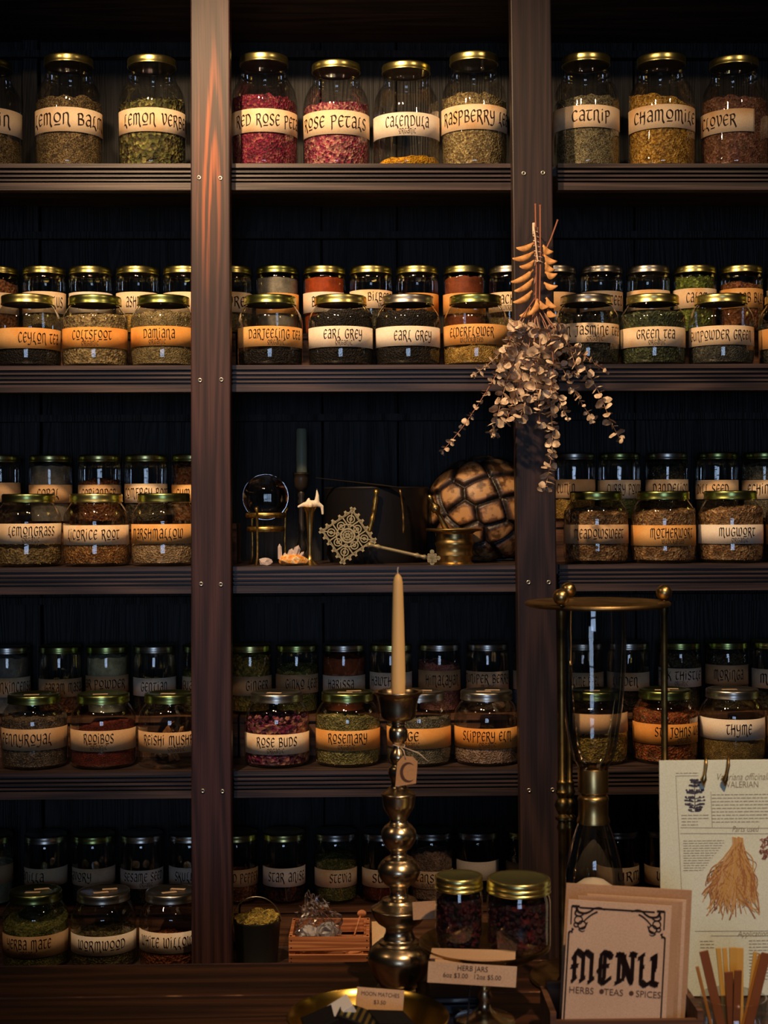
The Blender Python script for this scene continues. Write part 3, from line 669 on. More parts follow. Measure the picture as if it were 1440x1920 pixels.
q(822,(1258,1296),'HIMALAYAN',(796,858),'tan','silver','pinksalt',1248,'small jar of pink salt labelled HIMALAYAN')
q(912,(1260,1295),'JUNIPER BERRY',(870,953),'cream','silver','black',1290,'small dark jar labelled JUNIPER BERRY', sub='ORGANIC', subx=912)
q(1000,(1260,1295),None,(0,0),'white','silver',None,0,'small jar mostly hidden by the right post, fourth shelf')
q(1090,(1262,1296),'LIME PEEL',(1072,1122),'cream','silver','black',1290,'small jar labelled LIME PEEL seen through the hourglass')
q(1176,(1262,1296),'LINDEN',(1147,1195),'cream','silver','black',1296,'small jar labelled LINDEN right of the hourglass bulb')
q(1273,(1254,1289),'MILK THISTLE',(1232,1312),'white','green','darkherb',1222,'small jar labelled MILK THISTLE behind the right hourglass rod', sub='ORGANIC', subx=1276)
q(1361,(1248,1285),'MORINGA',(1337,1392),'tan','green','darkherb',1222,'small jar labelled MORINGA behind THYME')
q(1448,(1256,1292),'MUIRA',(1424,1480),'cream','gold','darkherb',1296,'small jar at the right end of the fourth shelf, label starting MU')
q = B(5, b5)
q(-20,(1626,1660),None,(0,0),'tan','green','creampowder',1625,'small jar at the left end of the lowest shelf back row')
q(82,(1630,1663),'VANILLA',(26,78),'cream','silver','black',1665,'small jar whose label ends in ILLA on the lowest shelf')
q(172,(1630,1662),'SAVORY',(122,167),'cream','green','sage',1660,'small jar labelled SAVORY behind WORMWOOD')
q(262,(1633,1667),'SESAME SEED',(229,300),'white','silver','black',1680,'small jar labelled SESAME SEED on the lowest shelf', sub='ORGANIC', subx=270)
q(353,(1628,1662),'SKULLCAP',(324,380),'white','silver','black',1675,'small jar labelled SKULLCAP beside the left post, lowest shelf')
q(440,(1632,1664),'RED PEPPER',(418,480),'tan','gold','bark',1645,'small jar labelled RED P behind the wire-handled pail')
q(529,(1629,1664),'STAR ANISE',(499,567),'white','gold','berries',1672,'small jar labelled STAR ANISE on the lowest shelf')
q(626,(1632,1665),'STEVIA',(614,655),'cream','silver','mate',1618,'small jar of dark green herb labelled STEVIA behind the crate')
q(715,(1632,1665),'SUMAC',(694,750),'cream','silver','rooibos',1660,'small jar of red spice labelled SUMAC left of the candlestick')
q(806,(1635,1668),'TANSY',(776,820),'cream','silver','elm',1603,'small jar labelled TANSY right of the candlestick', sub='WILDCRAFTED', subx=803)
q(892,(1617,1652),None,(0,0),'white','silver','black',1670,'small dark jar with pale label above the lidded berry jars')
q(985,(1620,1655),None,(0,0),'tan','gold','darkherb',1610,'small olive jar against the right post, lowest shelf')
q(1155,(1628,1662),'URM',(1155,1196),'cream','silver','black',1670,'small dark jar labelled with a trailing M behind the hourglass foot')
q(1245,(1628,1662),'WAKAME',(1228,1285),'cream','silver','black',1670,'small dark jar behind the left edge of the valerian sheet')
# reishi slices
p = W(318, 900, 3.386); rj = [o for o in bpy.data.objects if 'REISHI' in str(o.get('label',''))][0]
rng = random.Random(5)
mb = MB()
for i in range(12):
    a = rng.uniform(0, 6.28); r_ = rng.uniform(.01,.035); wv = rng.uniform(.012,.024); hh = rng.uniform(.03,.07)
    c = Vector((r_*cos(a), r_*sin(a), .010+rng.random()*.06)); R3 = Euler((rng.uniform(-.6,.6), rng.uniform(-.7,.7), rng.uniform(0,3))).to_matrix()
    o = len(mb.v)
    for u in range(7):
        for v in range(4):
            q3 = R3 @ Vector(((u/6-.5)*wv*2, .006*sin(u*1.3+v), (v/3)*hh*.8))
            q3 += c; rr = sqrt(q3.x**2+q3.y**2)
            if rr > .069: q3.x *= .069/rr; q3.y *= .069/rr
            q3.z = max(.008, min(q3.z, .112)); mb.v.append(tuple(q3))
    mb.f += [(o+u*4+v, o+(u+1)*4+v, o+(u+1)*4+v+1, o+u*4+v+1) for u in range(6) for v in range(3)]
mo = mb.build('contents', H['mushroom'], rj, True); sd = mo.modifiers.new('t', 'SOLIDIFY'); sd.thickness = .002
# ==== OBJECTS ====
def P(px, py, Y): return W(px, py, Y)
# ---------------------------------------------------------------- curios on the middle shelf
z3 = ZT[3]
# crystal ball on its stand
Yb = 3.405; c = P(498, 932, Yb); pxm = Yb/F
st = thing('crystal_ball_stand', 'antique gold three-legged stand holding the crystal ball', 'stand', (c.x, Yb, z3), 0)
for py, rr in ((966, 36*pxm), (992, 34*pxm)):
    zz = P(498, py, Yb).z - z3; h_ = 5*pxm
    MB().lathe([(rr,zz-h_),(rr+.0015,zz-h_*.8),(rr+.0022,zz),(rr+.0015,zz+h_*.8),(rr,zz+h_),(rr-.002,zz+h_),(rr-.002,zz-h_),(rr,zz-h_)], 40).build('ring', M['goldframe'], st, smooth=True)
for a in (-1.95, .2, 2.4):
    r0 = 36*pxm
    MB().tube([(r0*cos(a)*1.15, r0*sin(a)*1.15, 0), (r0*cos(a)*1.02, r0*sin(a)*1.02, .02), (r0*cos(a), r0*sin(a), .05), (r0*cos(a)*1.03, r0*sin(a)*1.03, P(498,960,Yb).z-z3), (r0*cos(a)*1.15, r0*sin(a)*1.15, P(498,952,Yb).z-z3)], [.004,.0028,.0028,.0032,.004], 8).build('leg', M['goldframe'], st, True)
gb, nt, b = newmat('solid_crystal'); b.inputs['Base Color'].default_value = (1,1,1,1); b.inputs['Transmission Weight'].default_value = 1; b.inputs['Roughness'].default_value = 0.0; b.inputs['IOR'].default_value = 1.5
ball = MB().sphere((0,0,0), 43*pxm, 48, 32).build('crystal_ball', gb, None, True); ball.location = c
tag(ball, 'clear crystal ball resting in the gold stand', 'crystal ball')
# dark turned candlestick with green candle
def lathe_px(cx, Y, prof, base_z, n=40):
    """profile of (pixel row, half width in pixels) at depth Y -> (radius, height above base)"""
    out = []
    for py, hw in prof: out.append((max(.0001, hw*Y/F), P(cx, py, Y).z - base_z))
    return out
Yc = 3.50; c = P(565, 900, Yc)
ds = thing('dark_candlestick', 'black turned wooden candlestick holding the green candle', 'candlestick', (c.x, Yc, z3))
pr_ = [(886,0),(886,15),(889,17),(893,14),(897,14),(912,13),(918,9),(922,5),(928,7),(934,5),(940,7),(948,5),(985,5),(992,8),(998,5),(1010,5),(1020,9),(1030,10),(1038,6),(1046,14),(1056,20),(1062,21)]
pr_ = [(r, z) for r, z in lathe_px(565, Yc, pr_, z3)]; pr_[-1] = (pr_[-1][0], 0)
MB().lathe(list(reversed(pr_))).build('stick', M['blackwood'], ds, True, 50)
gc, nt, b = newmat('pale_green_wax'); b.inputs['Base Color'].default_value = (.27,.32,.22,1); b.inputs['Roughness'].default_value = .5; b.inputs['Subsurface Weight'].default_value = .2; b.inputs['Subsurface Radius'].default_value = (.01,.008,.005)
zc0, zc1 = P(565,886,Yc).z, P(566,804,Yc).z
o = MB().lathe([(.0001,0),(.0128,0),(.0128,.01),(.0131,.05),(.0122,zc1-zc0-.003),(.010,zc1-zc0),(.0001,zc1-zc0-.002)], 28).build('pillar_candle', gc, None, True, 60); o.location = (c.x+.001, Yc, zc0+.0005)
tag(o, 'pale green candle standing in the black turned candlestick', 'candle')
MB().tube([(0,0,zc1-zc0-.003),(.001,0,zc1-zc0+.004)], .0008, 5).build('wick', M['ink'], o)
# slim brass holder with melted white wax
Yc = 3.375; c = P(581, 1000, Yc)
bh = thing('brass_taper_holder', 'slim flared brass candle holder under melted white wax', 'candle holder', (c.x, Yc, z3))
pr_ = [(951,0),(951,14),(953,13),(962,8),(985,6),(1010,4.5),(1035,4),(1046,5),(1052,9),(1057,16),(1061,18)]
pr_ = lathe_px(581, Yc, pr_, z3); pr_[-1] = (pr_[-1][0], 0); MB().lathe(list(reversed(pr_)), 32).build('stem', M['brass'], bh, True, 50)
wx, nt, b = newmat('melted_white_wax'); b.inputs['Base Color'].default_value = (.85,.76,.62,1); b.inputs['Roughness'].default_value = .35; b.inputs['Subsurface Weight'].default_value = .2; b.inputs['Subsurface Radius'].default_value = (.01,.007,.004)
def metaish(name, segs, mat, res=.0035):
    """organic lump grown round chains of balls, remeshed into one skin"""
    mb = MB()
    for pts in segs:
        for (a, ra), (b_, rb_) in zip(pts, pts[1:]):
            a = Vector(a); b_ = Vector(b_)
            for t in range(5): mb.sphere(a.lerp(b_, t/4), ra+(rb_-ra)*t/4, 12, 8)
    o = mb.build(name, mat); md = o.modifiers.new('r', 'REMESH'); md.mode = 'VOXEL'; md.voxel_size = res
    sm = o.modifiers.new('s', 'SMOOTH'); sm.iterations = 2; md.use_smooth_shade = True; return o
def q_(px, py, dy=0): return tuple(P(px, py, Yc+dy))
wo = metaish('melted_wax', [[(q_(560,950),.003),(q_(570,946),.005),(q_(582,945),.009),(q_(594,944),.007),(q_(604,950),.004),(q_(605,963),.003)],
    [(q_(594,944),.007),(q_(595,930),.0045),(q_(594,917),.0012)], [(q_(575,945),.005),(q_(579,936),.003)], [(q_(582,947,-.008),.006),(q_(576,946,.008),.006)]], wx, .0012)
tag(wo, 'jagged lump of melted white wax on the slim brass holder', 'wax')
# crystals
qm, nt, b = newmat('pale_quartz'); b.inputs['Base Color'].default_value = (.78,.66,.66,1); b.inputs['Roughness'].default_value = .22; b.inputs['Transmission Weight'].default_value = .35
om, nt, b2_ = newmat('iron_stained_quartz'); mp = mapping(nt,(1,1,1)); n_ = N(nt,'ShaderNodeTexNoise',Scale=120.0,Detail=4.0); nt.links.new(mp.outputs[0], n_.inputs['Vector'])
r_ = ramp(nt, n_.outputs[0], [(.35,(.75,.22,.03)),(.5,(.9,.45,.10)),(.65,(.95,.75,.5))]); nt.links.new(r_.outputs[0], b2_.inputs['Base Color']); bump(nt, b2_, n_.outputs[0], .8, .003)
def rock(mb, c, r, seed, sq=(1,.8,.7)):
    rg = random.Random(seed); bm = bmesh.new(); bmesh.ops.create_icosphere(bm, subdivisions=2, radius=1)
    for v in bm.verts:
        d = 1+.35*noise.noise(v.co*1.7+Vector((seed*3.1,0,0))); v.co = Vector((v.co.x*sq[0], v.co.y*sq[1], v.co.z*sq[2]))*r*d
    bm.verts.index_update(); mb.add([tuple(v.co+Vector(c)) for v in bm.verts], [tuple(v.index for v in f.verts) for f in bm.faces]); bm.free(); return mb
def point(mb, base, tip, r, n=6):
    b_ = Vector(base); t_ = Vector(tip); d = (t_-b_); a = d.cross(Vector((.3,1,.1))).normalized(); e = a.cross(d.normalized()); o = len(mb.v)
    sh = b_ + d*.78
    for q in range(n): an = 2*pi*q/n; mb.v.append(tuple(b_+(a*cos(an)+e*sin(an))*r))
    for q in range(n): an = 2*pi*q/n; mb.v.append(tuple(sh+(a*cos(an)+e*sin(an))*r*.85))
    mb.v.append(tuple(t_)); mb.f += [(o+q,o+(q+1)%n,o+n+(q+1)%n,o+n+q) for q in range(n)]+[(o+n+q,o+n+(q+1)%n,o+2*n) for q in range(n)]+[tuple(o+q for q in reversed(range(n)))]
    return mb
Yq = 3.335; c = P(548, 1050, Yq)
cl = thing('crystal_cluster', 'pink quartz crystal points rising from an orange stained base', 'crystal', (c.x, Yq, z3))
mb = MB(); rock(mb, (0,0,.013), .034, 3, (1,.6,.42)); ob = mb.build('rock_base', om, cl)
for (x0,y0,x1,y1,r) in ((525,1048,524,1019,4.5),(540,1050,548,1028,6),(550,1050,560,1022,7.5),(535,1050,534,1036,4),(558,1050,570,1034,4)):
    a = P(x0,y0,Yq)-Vector((c.x,Yq,z3)); b_ = P(x1,y1,Yq)-Vector((c.x,Yq,z3)); point(MB(), a, b_, r*Yq/F).build('crystal_point', qm, cl)
c = P(497, 1051, Yq)
mb = MB(); rock(mb, (0,0,0), .0155, 8, (1,.8,.75)); zmin = min(v[2] for v in mb.v)
mb.v = [(v[0], v[1], max(v[2], zmin+.003)) for v in mb.v]; zmin += .003
o = mb.build('quartz_stone', qm); o.location = (c.x, Yq, z3-zmin); tag(o, 'rough pale quartz lump left of the crystal cluster', 'stone')
# black iron cauldron
Yk = 3.515; c = P(706, 915, Yk); rk = 104*Yk/F*.93; zr = P(706, 915, 3.43).z-z3
ck = thing('black_pot', 'wide black iron pot at the back of the curio shelf', 'pot', (c.x, Yk, z3))
mb = MB().lathe([(.0001,.012),(rk*.9,.012),(rk*.93,.02),(rk*.97,zr-.01),(rk*.97,zr),(rk,zr+.003),(rk*1.02,zr),(rk*1.0,zr-.006),(rk*.98,.02),(rk*.9,.0),(.0001,0)], 64, sy=.84)
mb.build('body', M['black'], ck, True, 40)
for px, py0, px1, py1, mt, r0 in ((706,918,691,1000,'goldframe',4.6),(750,918,756,1000,'darkbrass',2.2)):
    a = P(px,py0,3.392); b_ = P(px1,py1,3.392); o0 = Vector((c.x,Yk,z3)); L_ = []
    for t in range(15):
        u = t/14; L_.append(a.lerp(b_,u)+Vector((.003*sin(u*3),-.001*sin(u*20),0))-o0)
    MB().tube(L_, [r0*Yk/F*(1+.18*sin(i*2.2)) for i in range(15)], 8).build('handle', M[mt], ck, True)
a = P(592,896,3.44); b_ = P(748,914,3.40)
lidp = MB(); d = (b_-a)
lidp.tube([a, a.lerp(b_,.3), a.lerp(b_,.8), b_], [.003,.0042,.0075,.004], 8, flat=.4)
o = lidp.build('iron_rod', plain('dull_steel', (.14,.12,.11), .35, 1)); tag(o, 'thin dark metal rod lying across the rim of the black pot', 'rod')
# openwork brass processional cross
Yx = 3.340; cc = P(652, 1009, Yx); s_ = 54*Yx/F     # half diagonal
xr = thing('openwork_cross', 'diamond shaped openwork brass cross with a long handle leaning on the shelf', 'cross', tuple(cc))
crs = plain('pale_worn_brass', (.34,.29,.17), .5, .6)
def strip(mb, a, b_, w_, th=.003):
    a = Vector((a[0],0,a[1])); b_ = Vector((b_[0],0,b_[1])); d = (b_-a).normalized(); n_ = Vector((-d.z,0,d.x))*w_/2; y = Vector((0,th/2,0))
    vs = [a-n_-y, b_-n_-y, b_+n_-y, a+n_-y, a-n_+y, b_-n_+y, b_+n_+y, a+n_+y]
    return mb.add(vs, [(0,1,2,3),(7,6,5,4),(0,4,5,1),(1,5,6,2),(2,6,7,3),(3,7,4,0)])
def ringm(mb, cx, cz, r, w_, th=.0034, n=20):
    for i in range(n):
        a0, a1 = 2*pi*i/n, 2*pi*(i+1)/n; strip(mb, (cx+r*cos(a0),cz+r*sin(a0)), (cx+r*cos(a1),cz+r*sin(a1)), w_, th)
mb = MB(); h = s_/sqrt(2)*1.02; k = h/3.5
# square lattice (turned 45 degrees afterwards): frame, grid, rings in the cells, stepped teeth along the rim
for i in range(-3, 4):
    if abs(i) in (1, 3): strip(mb, (i*k,-h*.9), (i*k,h*.9), .0028); strip(mb, (-h*.9,i*k), (h*.9,i*k), .0028)
for sgn in (-1, 1):
    strip(mb, (-h*.88,sgn*h*.88), (h*.88,sgn*h*.88), .0035); strip(mb, (sgn*h*.88,-h*.88), (sgn*h*.88,h*.88), .0035)
    strip(mb, (-h*.85,-sgn*h*.85), (h*.85,sgn*h*.85), .0024)
for i in (-2, 0, 2):
    for j in (-2, 0, 2):
        if i or j: ringm(mb, i*k, j*k, k*.62, .0026); ringm(mb, i*k, j*k, k*.2, .003, n=10)
ringm(mb, 0, 0, k*1.15, .004, .005, 28); ringm(mb, 0, 0, k*.75, .0025, .005); ringm(mb, 0, 0, k*.3, .004, .0055, 12); ringm(mb, 0, 0, k*1.9, .003, .004, 32)
for t in range(8): strip(mb, (0,0), (k*1.9*cos(t*pi/4), k*1.9*sin(t*pi/4)), .0022)
for sd in range(4):
    a = sd*pi/2; R2 = Matrix.Rotation(a, 2)
    for t in (-3.1, -1.9, -.7, .7, 1.9, 3.1):
        for (du, wd_, hh) in ((0,.62,.35),(0,.36,.7)):
            p0 = R2 @ Vector((t*k-.0, h*.86)); p1 = R2 @ Vector((t*k, h*.86+hh*k*1.0)); strip(mb, p0, p1, wd_*k*1.15, .0035)
mb.xform(Matrix.Rotation(radians(-34), 4, 'Y'))
mb.build('pierced_plate', crs, xr)
zlow = min(v[2] for v in mb.v)
xr.location.z = z3 - zlow + .0005; xr.rotation_euler = (radians(-7),0,0)
o0 = Vector(xr.location); a = P(690,1020,Yx-.006)-o0; b_ = P(800,1046,Yx-.002)-o0; a.z -= .002
L_ = [a.lerp(b_, t/24) for t in range(25)]
rs = [.0042+ (.0022 if t in (1,4,20,23) else 0) + (.002 if t < 1 else 0) for t in range(25)]
MB().tube(L_, rs, 10).build('handle', crs, xr, True)
mb = MB(); bc = (b_.x+.012, b_.z-.001); kk = .0075
for dx_, dz_ in ((0,0),(1,0),(-1,0),(0,1),(0,-1),(1.9,.0),(0,1.9),(0,-1.5)):
    ringm(mb, bc[0]+dx_*kk, bc[1]+dz_*kk, kk*.45, kk*.5, .004, 10)
for dx_, dz_ in ((1.2,1.2),(-1.2,1.2),(1.2,-1.1),(-1.2,-1.1)): ringm(mb, bc[0]+dx_*kk*.8, bc[1]+dz_*kk*.8, kk*.3, kk*.4, .004, 8)
strip(mb, (bc[0]-kk*1.4,bc[1]), (bc[0]+kk*2.2,bc[1]), kk*.5, .004); strip(mb, (bc[0],bc[1]-kk*1.5), (bc[0],bc[1]+kk*2.2), kk*.5, .004)
mb.xform(Matrix.Translation((0, b_.y, 0))).build('end_cross', crs, xr)
# mortar and pestle
Ym = 3.400; c = P(852, 1020, Ym)
mt = thing('brass_mortar', 'flared brass mortar with ringed sides beside the tortoise shell', 'mortar', (c.x, Ym, z3))
pr_ = [(996,0),(1040,20),(1000,31),(994,47),(992,52),(991,53),(992.5,54),(995,53),(997,40),(1001,34),(1008,35),(1015,35.5),(1018,37),(1022,36),(1026,34.5),(1036,34),(1040,36),(1043,35.5),(1046,33),(1053,33),(1056,37),(1060,38)]
pr_ = pr_[1:]; out = lathe_px(852, Ym, pr_, z3); out[-1] = (out[-1][0], 0); out = [(.0001, out[0][1])] + out + [(.0001, 0)]
MB().lathe(out, 48).build('bowl', M['brass'], mt, True, 50)
a = P(804,928,Ym-.02); b_ = P(846,1010,Ym-.0)
L_ = [a.lerp(b_, t/20) for t in range(21)]; rs = []
for t in range(21):
    rs.append([3.5,5,5.5,4.5,4,8,9.5,9,5,4,4.5,5,5,5.5,6,6,6.5,7,7.5,7.5,6][t]*Ym/F)
pe = MB().tube(L_, rs, 16).build('pestle', M['brass'], None, True); tag(pe, 'brass pestle standing in the mortar', 'pestle')
# tortoise shell
Yt = 3.52; c = P(912, 955, Yt); sx, sz, sy = 104*Yt/F, 92*Yt/F, .088
seeds = [(833,904),(881,891),(936,881),(843,933),(900,923),(950,912),(866,967),(917,961),(963,950),(884,998),(930,998),(946,1016),(985,925),(985,985),(905,1030),(985,1030),(985,880),(905,855),(960,850),(850,868),(820,950),(848,995),(1020,950)]
sds = []
for (x, y) in seeds:
    p = P(x, y, Yt) - c; X, Z = p.x/sx, p.z/sz; rr = X*X+Z*Z
    if rr < 1: sds.append(Vector((X, -sqrt(1-rr), Z)))
    else: r1 = sqrt(rr); q = Vector((X/r1, .35*(r1-1), Z/r1)).normalized(); sds.append(q)
mb = MB(); n, m_ = 300, 150; mb.sphere((0,0,0), 1, n, m_)
cols = []; nv = []
for v in mb.v:
    p = Vector(v).normalized(); ds_ = sorted((p-s0).length for s0 in sds); e = ds_[1]-ds_[0]; d0 = ds_[0]
    hgt = min(1, e/.12); step = .006*min(1, e/.05)
    rid = .0008*sin(min(e,.10)/.10*22)*(1 if .03 < e < .10 else 0)
    hh = step + .006*hgt + rid
    cols.append(max(0, min(1, (e-.06)/.18)))
    nv.append((p.x*(sx+hh), p.y*(sy+hh) if p.y < 0 else p.y*.03, p.z*(sz+hh)))
mb.v = nv
ts, nt, b = newmat('tortoise_shell_horn')
at = nt.nodes.new('ShaderNodeAttribute'); at.attribute_name = 'scute'
mp = mapping(nt,(1,1,1)); n_ = N(nt,'ShaderNodeTexNoise',Scale=45.0,Detail=5.0); nt.links.new(mp.outputs[0], n_.inputs['Vector'])
r1 = ramp(nt, at.outputs['Fac'], [(0,(.022,.013,.010)),(.25,(.07,.038,.026)),(.5,(.20,.095,.045)),(.85,(.46,.25,.10))])
r2 = ramp(nt, n_.outputs[0], [(.40,(.20,.14,.11)),(.52,(1,1,1))])
mx = N(nt,'ShaderNodeMix',data_type='RGBA',blend_type='MULTIPLY'); mx.inputs[0].default_value = .9
nt.links.new(r1.outputs[0], mx.inputs[6]); nt.links.new(r2.outputs[0], mx.inputs[7]); nt.links.new(mx.outputs[2], b.inputs['Base Color']); b.inputs['Roughness'].default_value = .45
bump(nt, b, n_.outputs[0], .3, .003)
tsm = mb.mesh('tortoise_shell', ts, True); atr = tsm.attributes.new('scute', 'FLOAT', 'POINT'); atr.data.foreach_set('value', cols)
o = link('tortoise_shell', tsm); o.location = (c.x, Yt+.03, z3+max(sz*1.05, c.z-z3)); o.rotation_euler = (0, radians(0), 0)
o.location.z = c.z; tag(o, 'large domed tortoise shell with tan scutes standing on edge by the right post', 'tortoise shell')
zmn = min(v[2] for v in nv)
# dark shell rest
rz = c.z + zmn - z3
mb = MB(); mb.box((-.07,-.03,0),(.07,.05,max(.004,rz+.012))); o = mb.build('shell_rest', M['black']); o.location = (c.x, Yt+.03, z3); bevel(o, .003)
tag(o, 'low black block under the tortoise shell', 'block')
# ---------------------------------------------------------------- hanging dried bundle
Ye = 3.19
e0 = P(1005, 470, Ye)
eb = thing('dried_bundle', 'bundle of dried eucalyptus and winged seeds hung upside down on the right post', 'dried plant', tuple(e0))
stem_m = plain('dry_red_stem', (.30,.11,.06), .6)
twig_m = plain('dry_tan_stem', (.34,.20,.13), .6)
lf, nt, b = newmat('dry_eucalyptus_leaf'); mp = mapping(nt,(1,1,1)); n_ = N(nt,'ShaderNodeTexNoise',Scale=55.0,Detail=2.0); nt.links.new(mp.outputs[0], n_.inputs['Vector'])
r_ = ramp(nt, n_.outputs[0], [(.35,(.26,.17,.11)),(.5,(.56,.42,.30)),(.62,(.80,.64,.48))]); nt.links.new(r_.outputs[0], b.inputs['Base Color']); b.inputs['Roughness'].default_value = .7
sw, nt, b = newmat('orange_seed_wing'); mp = mapping(nt,(1,1,1)); n_ = N(nt,'ShaderNodeTexNoise',Scale=90.0,Detail=3.0); nt.links.new(mp.outputs[0], n_.inputs['Vector'])
r_ = ramp(nt, n_.outputs[0], [(.3,(.42,.18,.05)),(.7,(.72,.36,.12))]); nt.links.new(r_.outputs[0], b.inputs['Base Color']); b.inputs['Roughness'].default_value = .6
rng = random.Random(21)
def leaf(mb, c, ax, nn, r):
    """round cupped leaf: c attachment point, ax direction outward, nn its normal"""
    ax = ax.normalized(); nn = (nn - ax*nn.dot(ax)).normalized(); sd = ax.cross(nn); o = len(mb.v); K = 9
    mb.v.append(tuple(c + ax*r))
    for q in range(K):
        a = 2*pi*q/K + pi; rr = r*(1+.10*cos(3*a))
        mb.v.append(tuple(c + ax*r*.98 + ax*rr*cos(a) + sd*rr*.95*sin(a) + nn*r*(.22+.12*rng.uniform(-1,1))))
    for q in range(K): mb.f.append((o, o+1+q, o+1+(q+1)%K))
branches = [  # (points, leaf px radius start, end, spacing px, depth wander)
 ([(1003,560),(985,625),(945,680),(905,745),(868,800),(828,848)], 8, 6, 15, .0),
 ([(1000,570),(980,640),(955,700),(938,760),(925,812)], 13, 12, 12, -.01),
 ([(1002,570),(990,660),(972,720),(950,790)], 13, 10, 12, -.025),
 ([(1003,575),(1000,660),(990,730),(975,785)], 13, 10, 11, -.03),
 ([(1005,575),(1002,650),(1008,720),(1012,800)], 12, 7, 13, -.035),
 ([(1006,575),(1020,660),(1032,760),(1036,830),(1028,890),(1022,915)], 12, 9, 11, -.02),
 ([(1007,570),(1035,650),(1065,710),(1090,755),(1115,790)], 9, 6, 13, .005),
 ([(1008,565),(1050,640),(1095,690),(1125,740),(1145,790),(1162,822)], 9, 12, 17, .01),
 ([(1008,565),(1045,625),(1100,670),(1140,698)], 9, 6, 15, -.01),
 ([(1001,560),(970,620),(930,670),(888,704)], 9, 7, 13, -.01),
 ([(1006,580),(1025,680),(1045,740),(1065,785)], 10, 7, 13, -.03),
 ([(1004,560),(1030,600),(1062,640),(1080,690),(1082,702)], 10, 9, 12, -.02),
 ([(1003,560),(975,600),(955,640),(945,690)], 11, 10, 12, -.03),
 ([(1004,580),(1012,640),(1006,700),(1008,745)], 14, 12, 16, -.045),
 ([(1005,575),(1028,620),(1038,690),(1030,740)], 12, 11, 16, -.04)]
for pts, r0, r1, sp, dw in branches:
    cp = cr([(float(a), float(b_)) for a, b_ in pts], 10); wp = []
    tot = len(cp)
    for i, (x, y) in enumerate(cp):
        t = i/(tot-1); wp.append(P(x, y, Ye + dw*sin(min(1,t*1.6)*pi*.5)) - e0)
    L_ = [P(1006+rng.uniform(-5,5), 440+rng.uniform(-15,10), Ye) - e0, P(1005+rng.uniform(-3,3), 500, Ye) - e0] + wp
    stm = MB().tube(L_, [.0014]*2+[.0014-.0006*i/tot for i in range(tot)], 5).build('stem', stem_m if rng.random() < .5 else twig_m, eb)
    mb = MB(); acc = 0; seq = 0; ys_ = rng.uniform(600, 665)
    for i in range(1, tot):
        (x0, y0), (x1, y1) = cp[i-1], cp[i]; d = sqrt((x1-x0)**2+(y1-y0)**2); acc += d
        if y1 < ys_: continue
        while acc > sp*.8:
            acc -= sp*.8; t = i/tot; r = (r0+(r1-r0)*t)*Ye/F*.80*rng.uniform(.75,1.2)
            tg = (wp[i]-wp[i-1]).normalized(); az = seq*pi/2*.8 + rng.uniform(-.5,.5); seq += 1
            a = tg.cross(Vector((0,1,0))).normalized(); b_ = tg.cross(a)
            side = a*cos(az) + b_*sin(az)
            for sg in (-1, 1):
                ax = side*sg + tg*rng.uniform(.1,.5) + Vector((rng.gauss(0,.15), rng.gauss(0,.15), rng.gauss(0,.15)))
                leaf(mb, wp[i]+ax.normalized()*.001, ax, tg*.7 + Vector((rng.gauss(0,.6), rng.gauss(-.45,.6), rng.gauss(0,.4))), r)
    # rosette at the tip
    for _ in range(5):
        ax = Vector((rng.gauss(0,1), rng.gauss(0,1), rng.gauss(-.5,.6))); leaf(mb, wp[-1], ax, Vector((rng.gauss(0,1),-1,rng.gauss(0,1))), r1*Ye/F*.42)
    mb.build('foliage', lf, stm, True)
for (x0,y0,x1,y1) in ((1010,620,1013,384),(1004,620,1004,382),(1018,480,1046,412)):
    a, b_ = P(x0,y0,Ye-.004)-e0, P(x1,y1,Ye-.004)-e0
    MB().tube([a, a.lerp(b_,.5)+Vector((.002,0,0)), b_.lerp(a,.02), b_], [.0018,.0017,.0019,.0028], 6).build('stem', stem_m, eb)
for (x0,y0,x1,y1) in ((1001,455,968,464),(1001,472,961,484),(1002,488,974,499),(1000,505,958,528),(1000,522,964,545),(998,545,962,566),(994,575,974,592),
                      (1018,460,1038,472),(1020,478,1045,490),(1022,492,1041,506),(1022,510,1045,513),(1020,530,1046,536),(1024,558,1045,576),(1026,578,1045,592),(1012,565,1030,575),(1008,560,990,590)):
    a, b_ = P(x0,y0,Ye-.012)-e0, P(x1,y1,Ye-.016+rng.uniform(-.01,.01))-e0; d = b_-a; Lg = d.length; d.normalize(); up = Vector((d.z,0,-d.x)); up = up if up.z > 0 else -up
    nn = d.cross(up).normalized(); mb = MB(); K = 9; o = 0
    for i in range(K):
        t = i/(K-1); w_ = (.0024 + .0085*sin(pi*min(1, max(0,(t-.12))/.88)**.75))*(1 if t < .95 else .5)
        ce_ = a + d*Lg*t - up*.0025*sin(t*2.6)
        mb.v += [tuple(ce_+up*.0018+nn*.0008), tuple(ce_-up*w_*.4+nn*.002*sin(t*9)), tuple(ce_-up*w_*1.15+nn*.001*cos(t*7))]
    for i in range(K-1):
        for q in range(2): mb.f.append((i*3+q, i*3+3+q, i*3+4+q, i*3+1+q))
    wg = mb.build('seed_wing', sw, eb, True); sd_ = wg.modifiers.new('t','SOLIDIFY'); sd_.thickness = .0006
tw = plain('cream_twine', (.72,.56,.42), .8)
mb = MB(); pts = []
for i in range(70):
    t = i/69; a = t*2*pi*7; pts.append(P(1003+t*8, 428+t*66, Ye)-e0 + Vector((.0085*cos(a)*(.6+.5*t), .007*sin(a), 0)))
mb.tube(pts, .0012, 6)
mb.tube([P(1000,421,Ye-.01)-e0, P(1003,440,Ye-.013)-e0, P(1006,470,Ye-.012)-e0, P(1008,488,Ye-.012)-e0, P(1017,492,Ye-.012)-e0], .0016, 6)
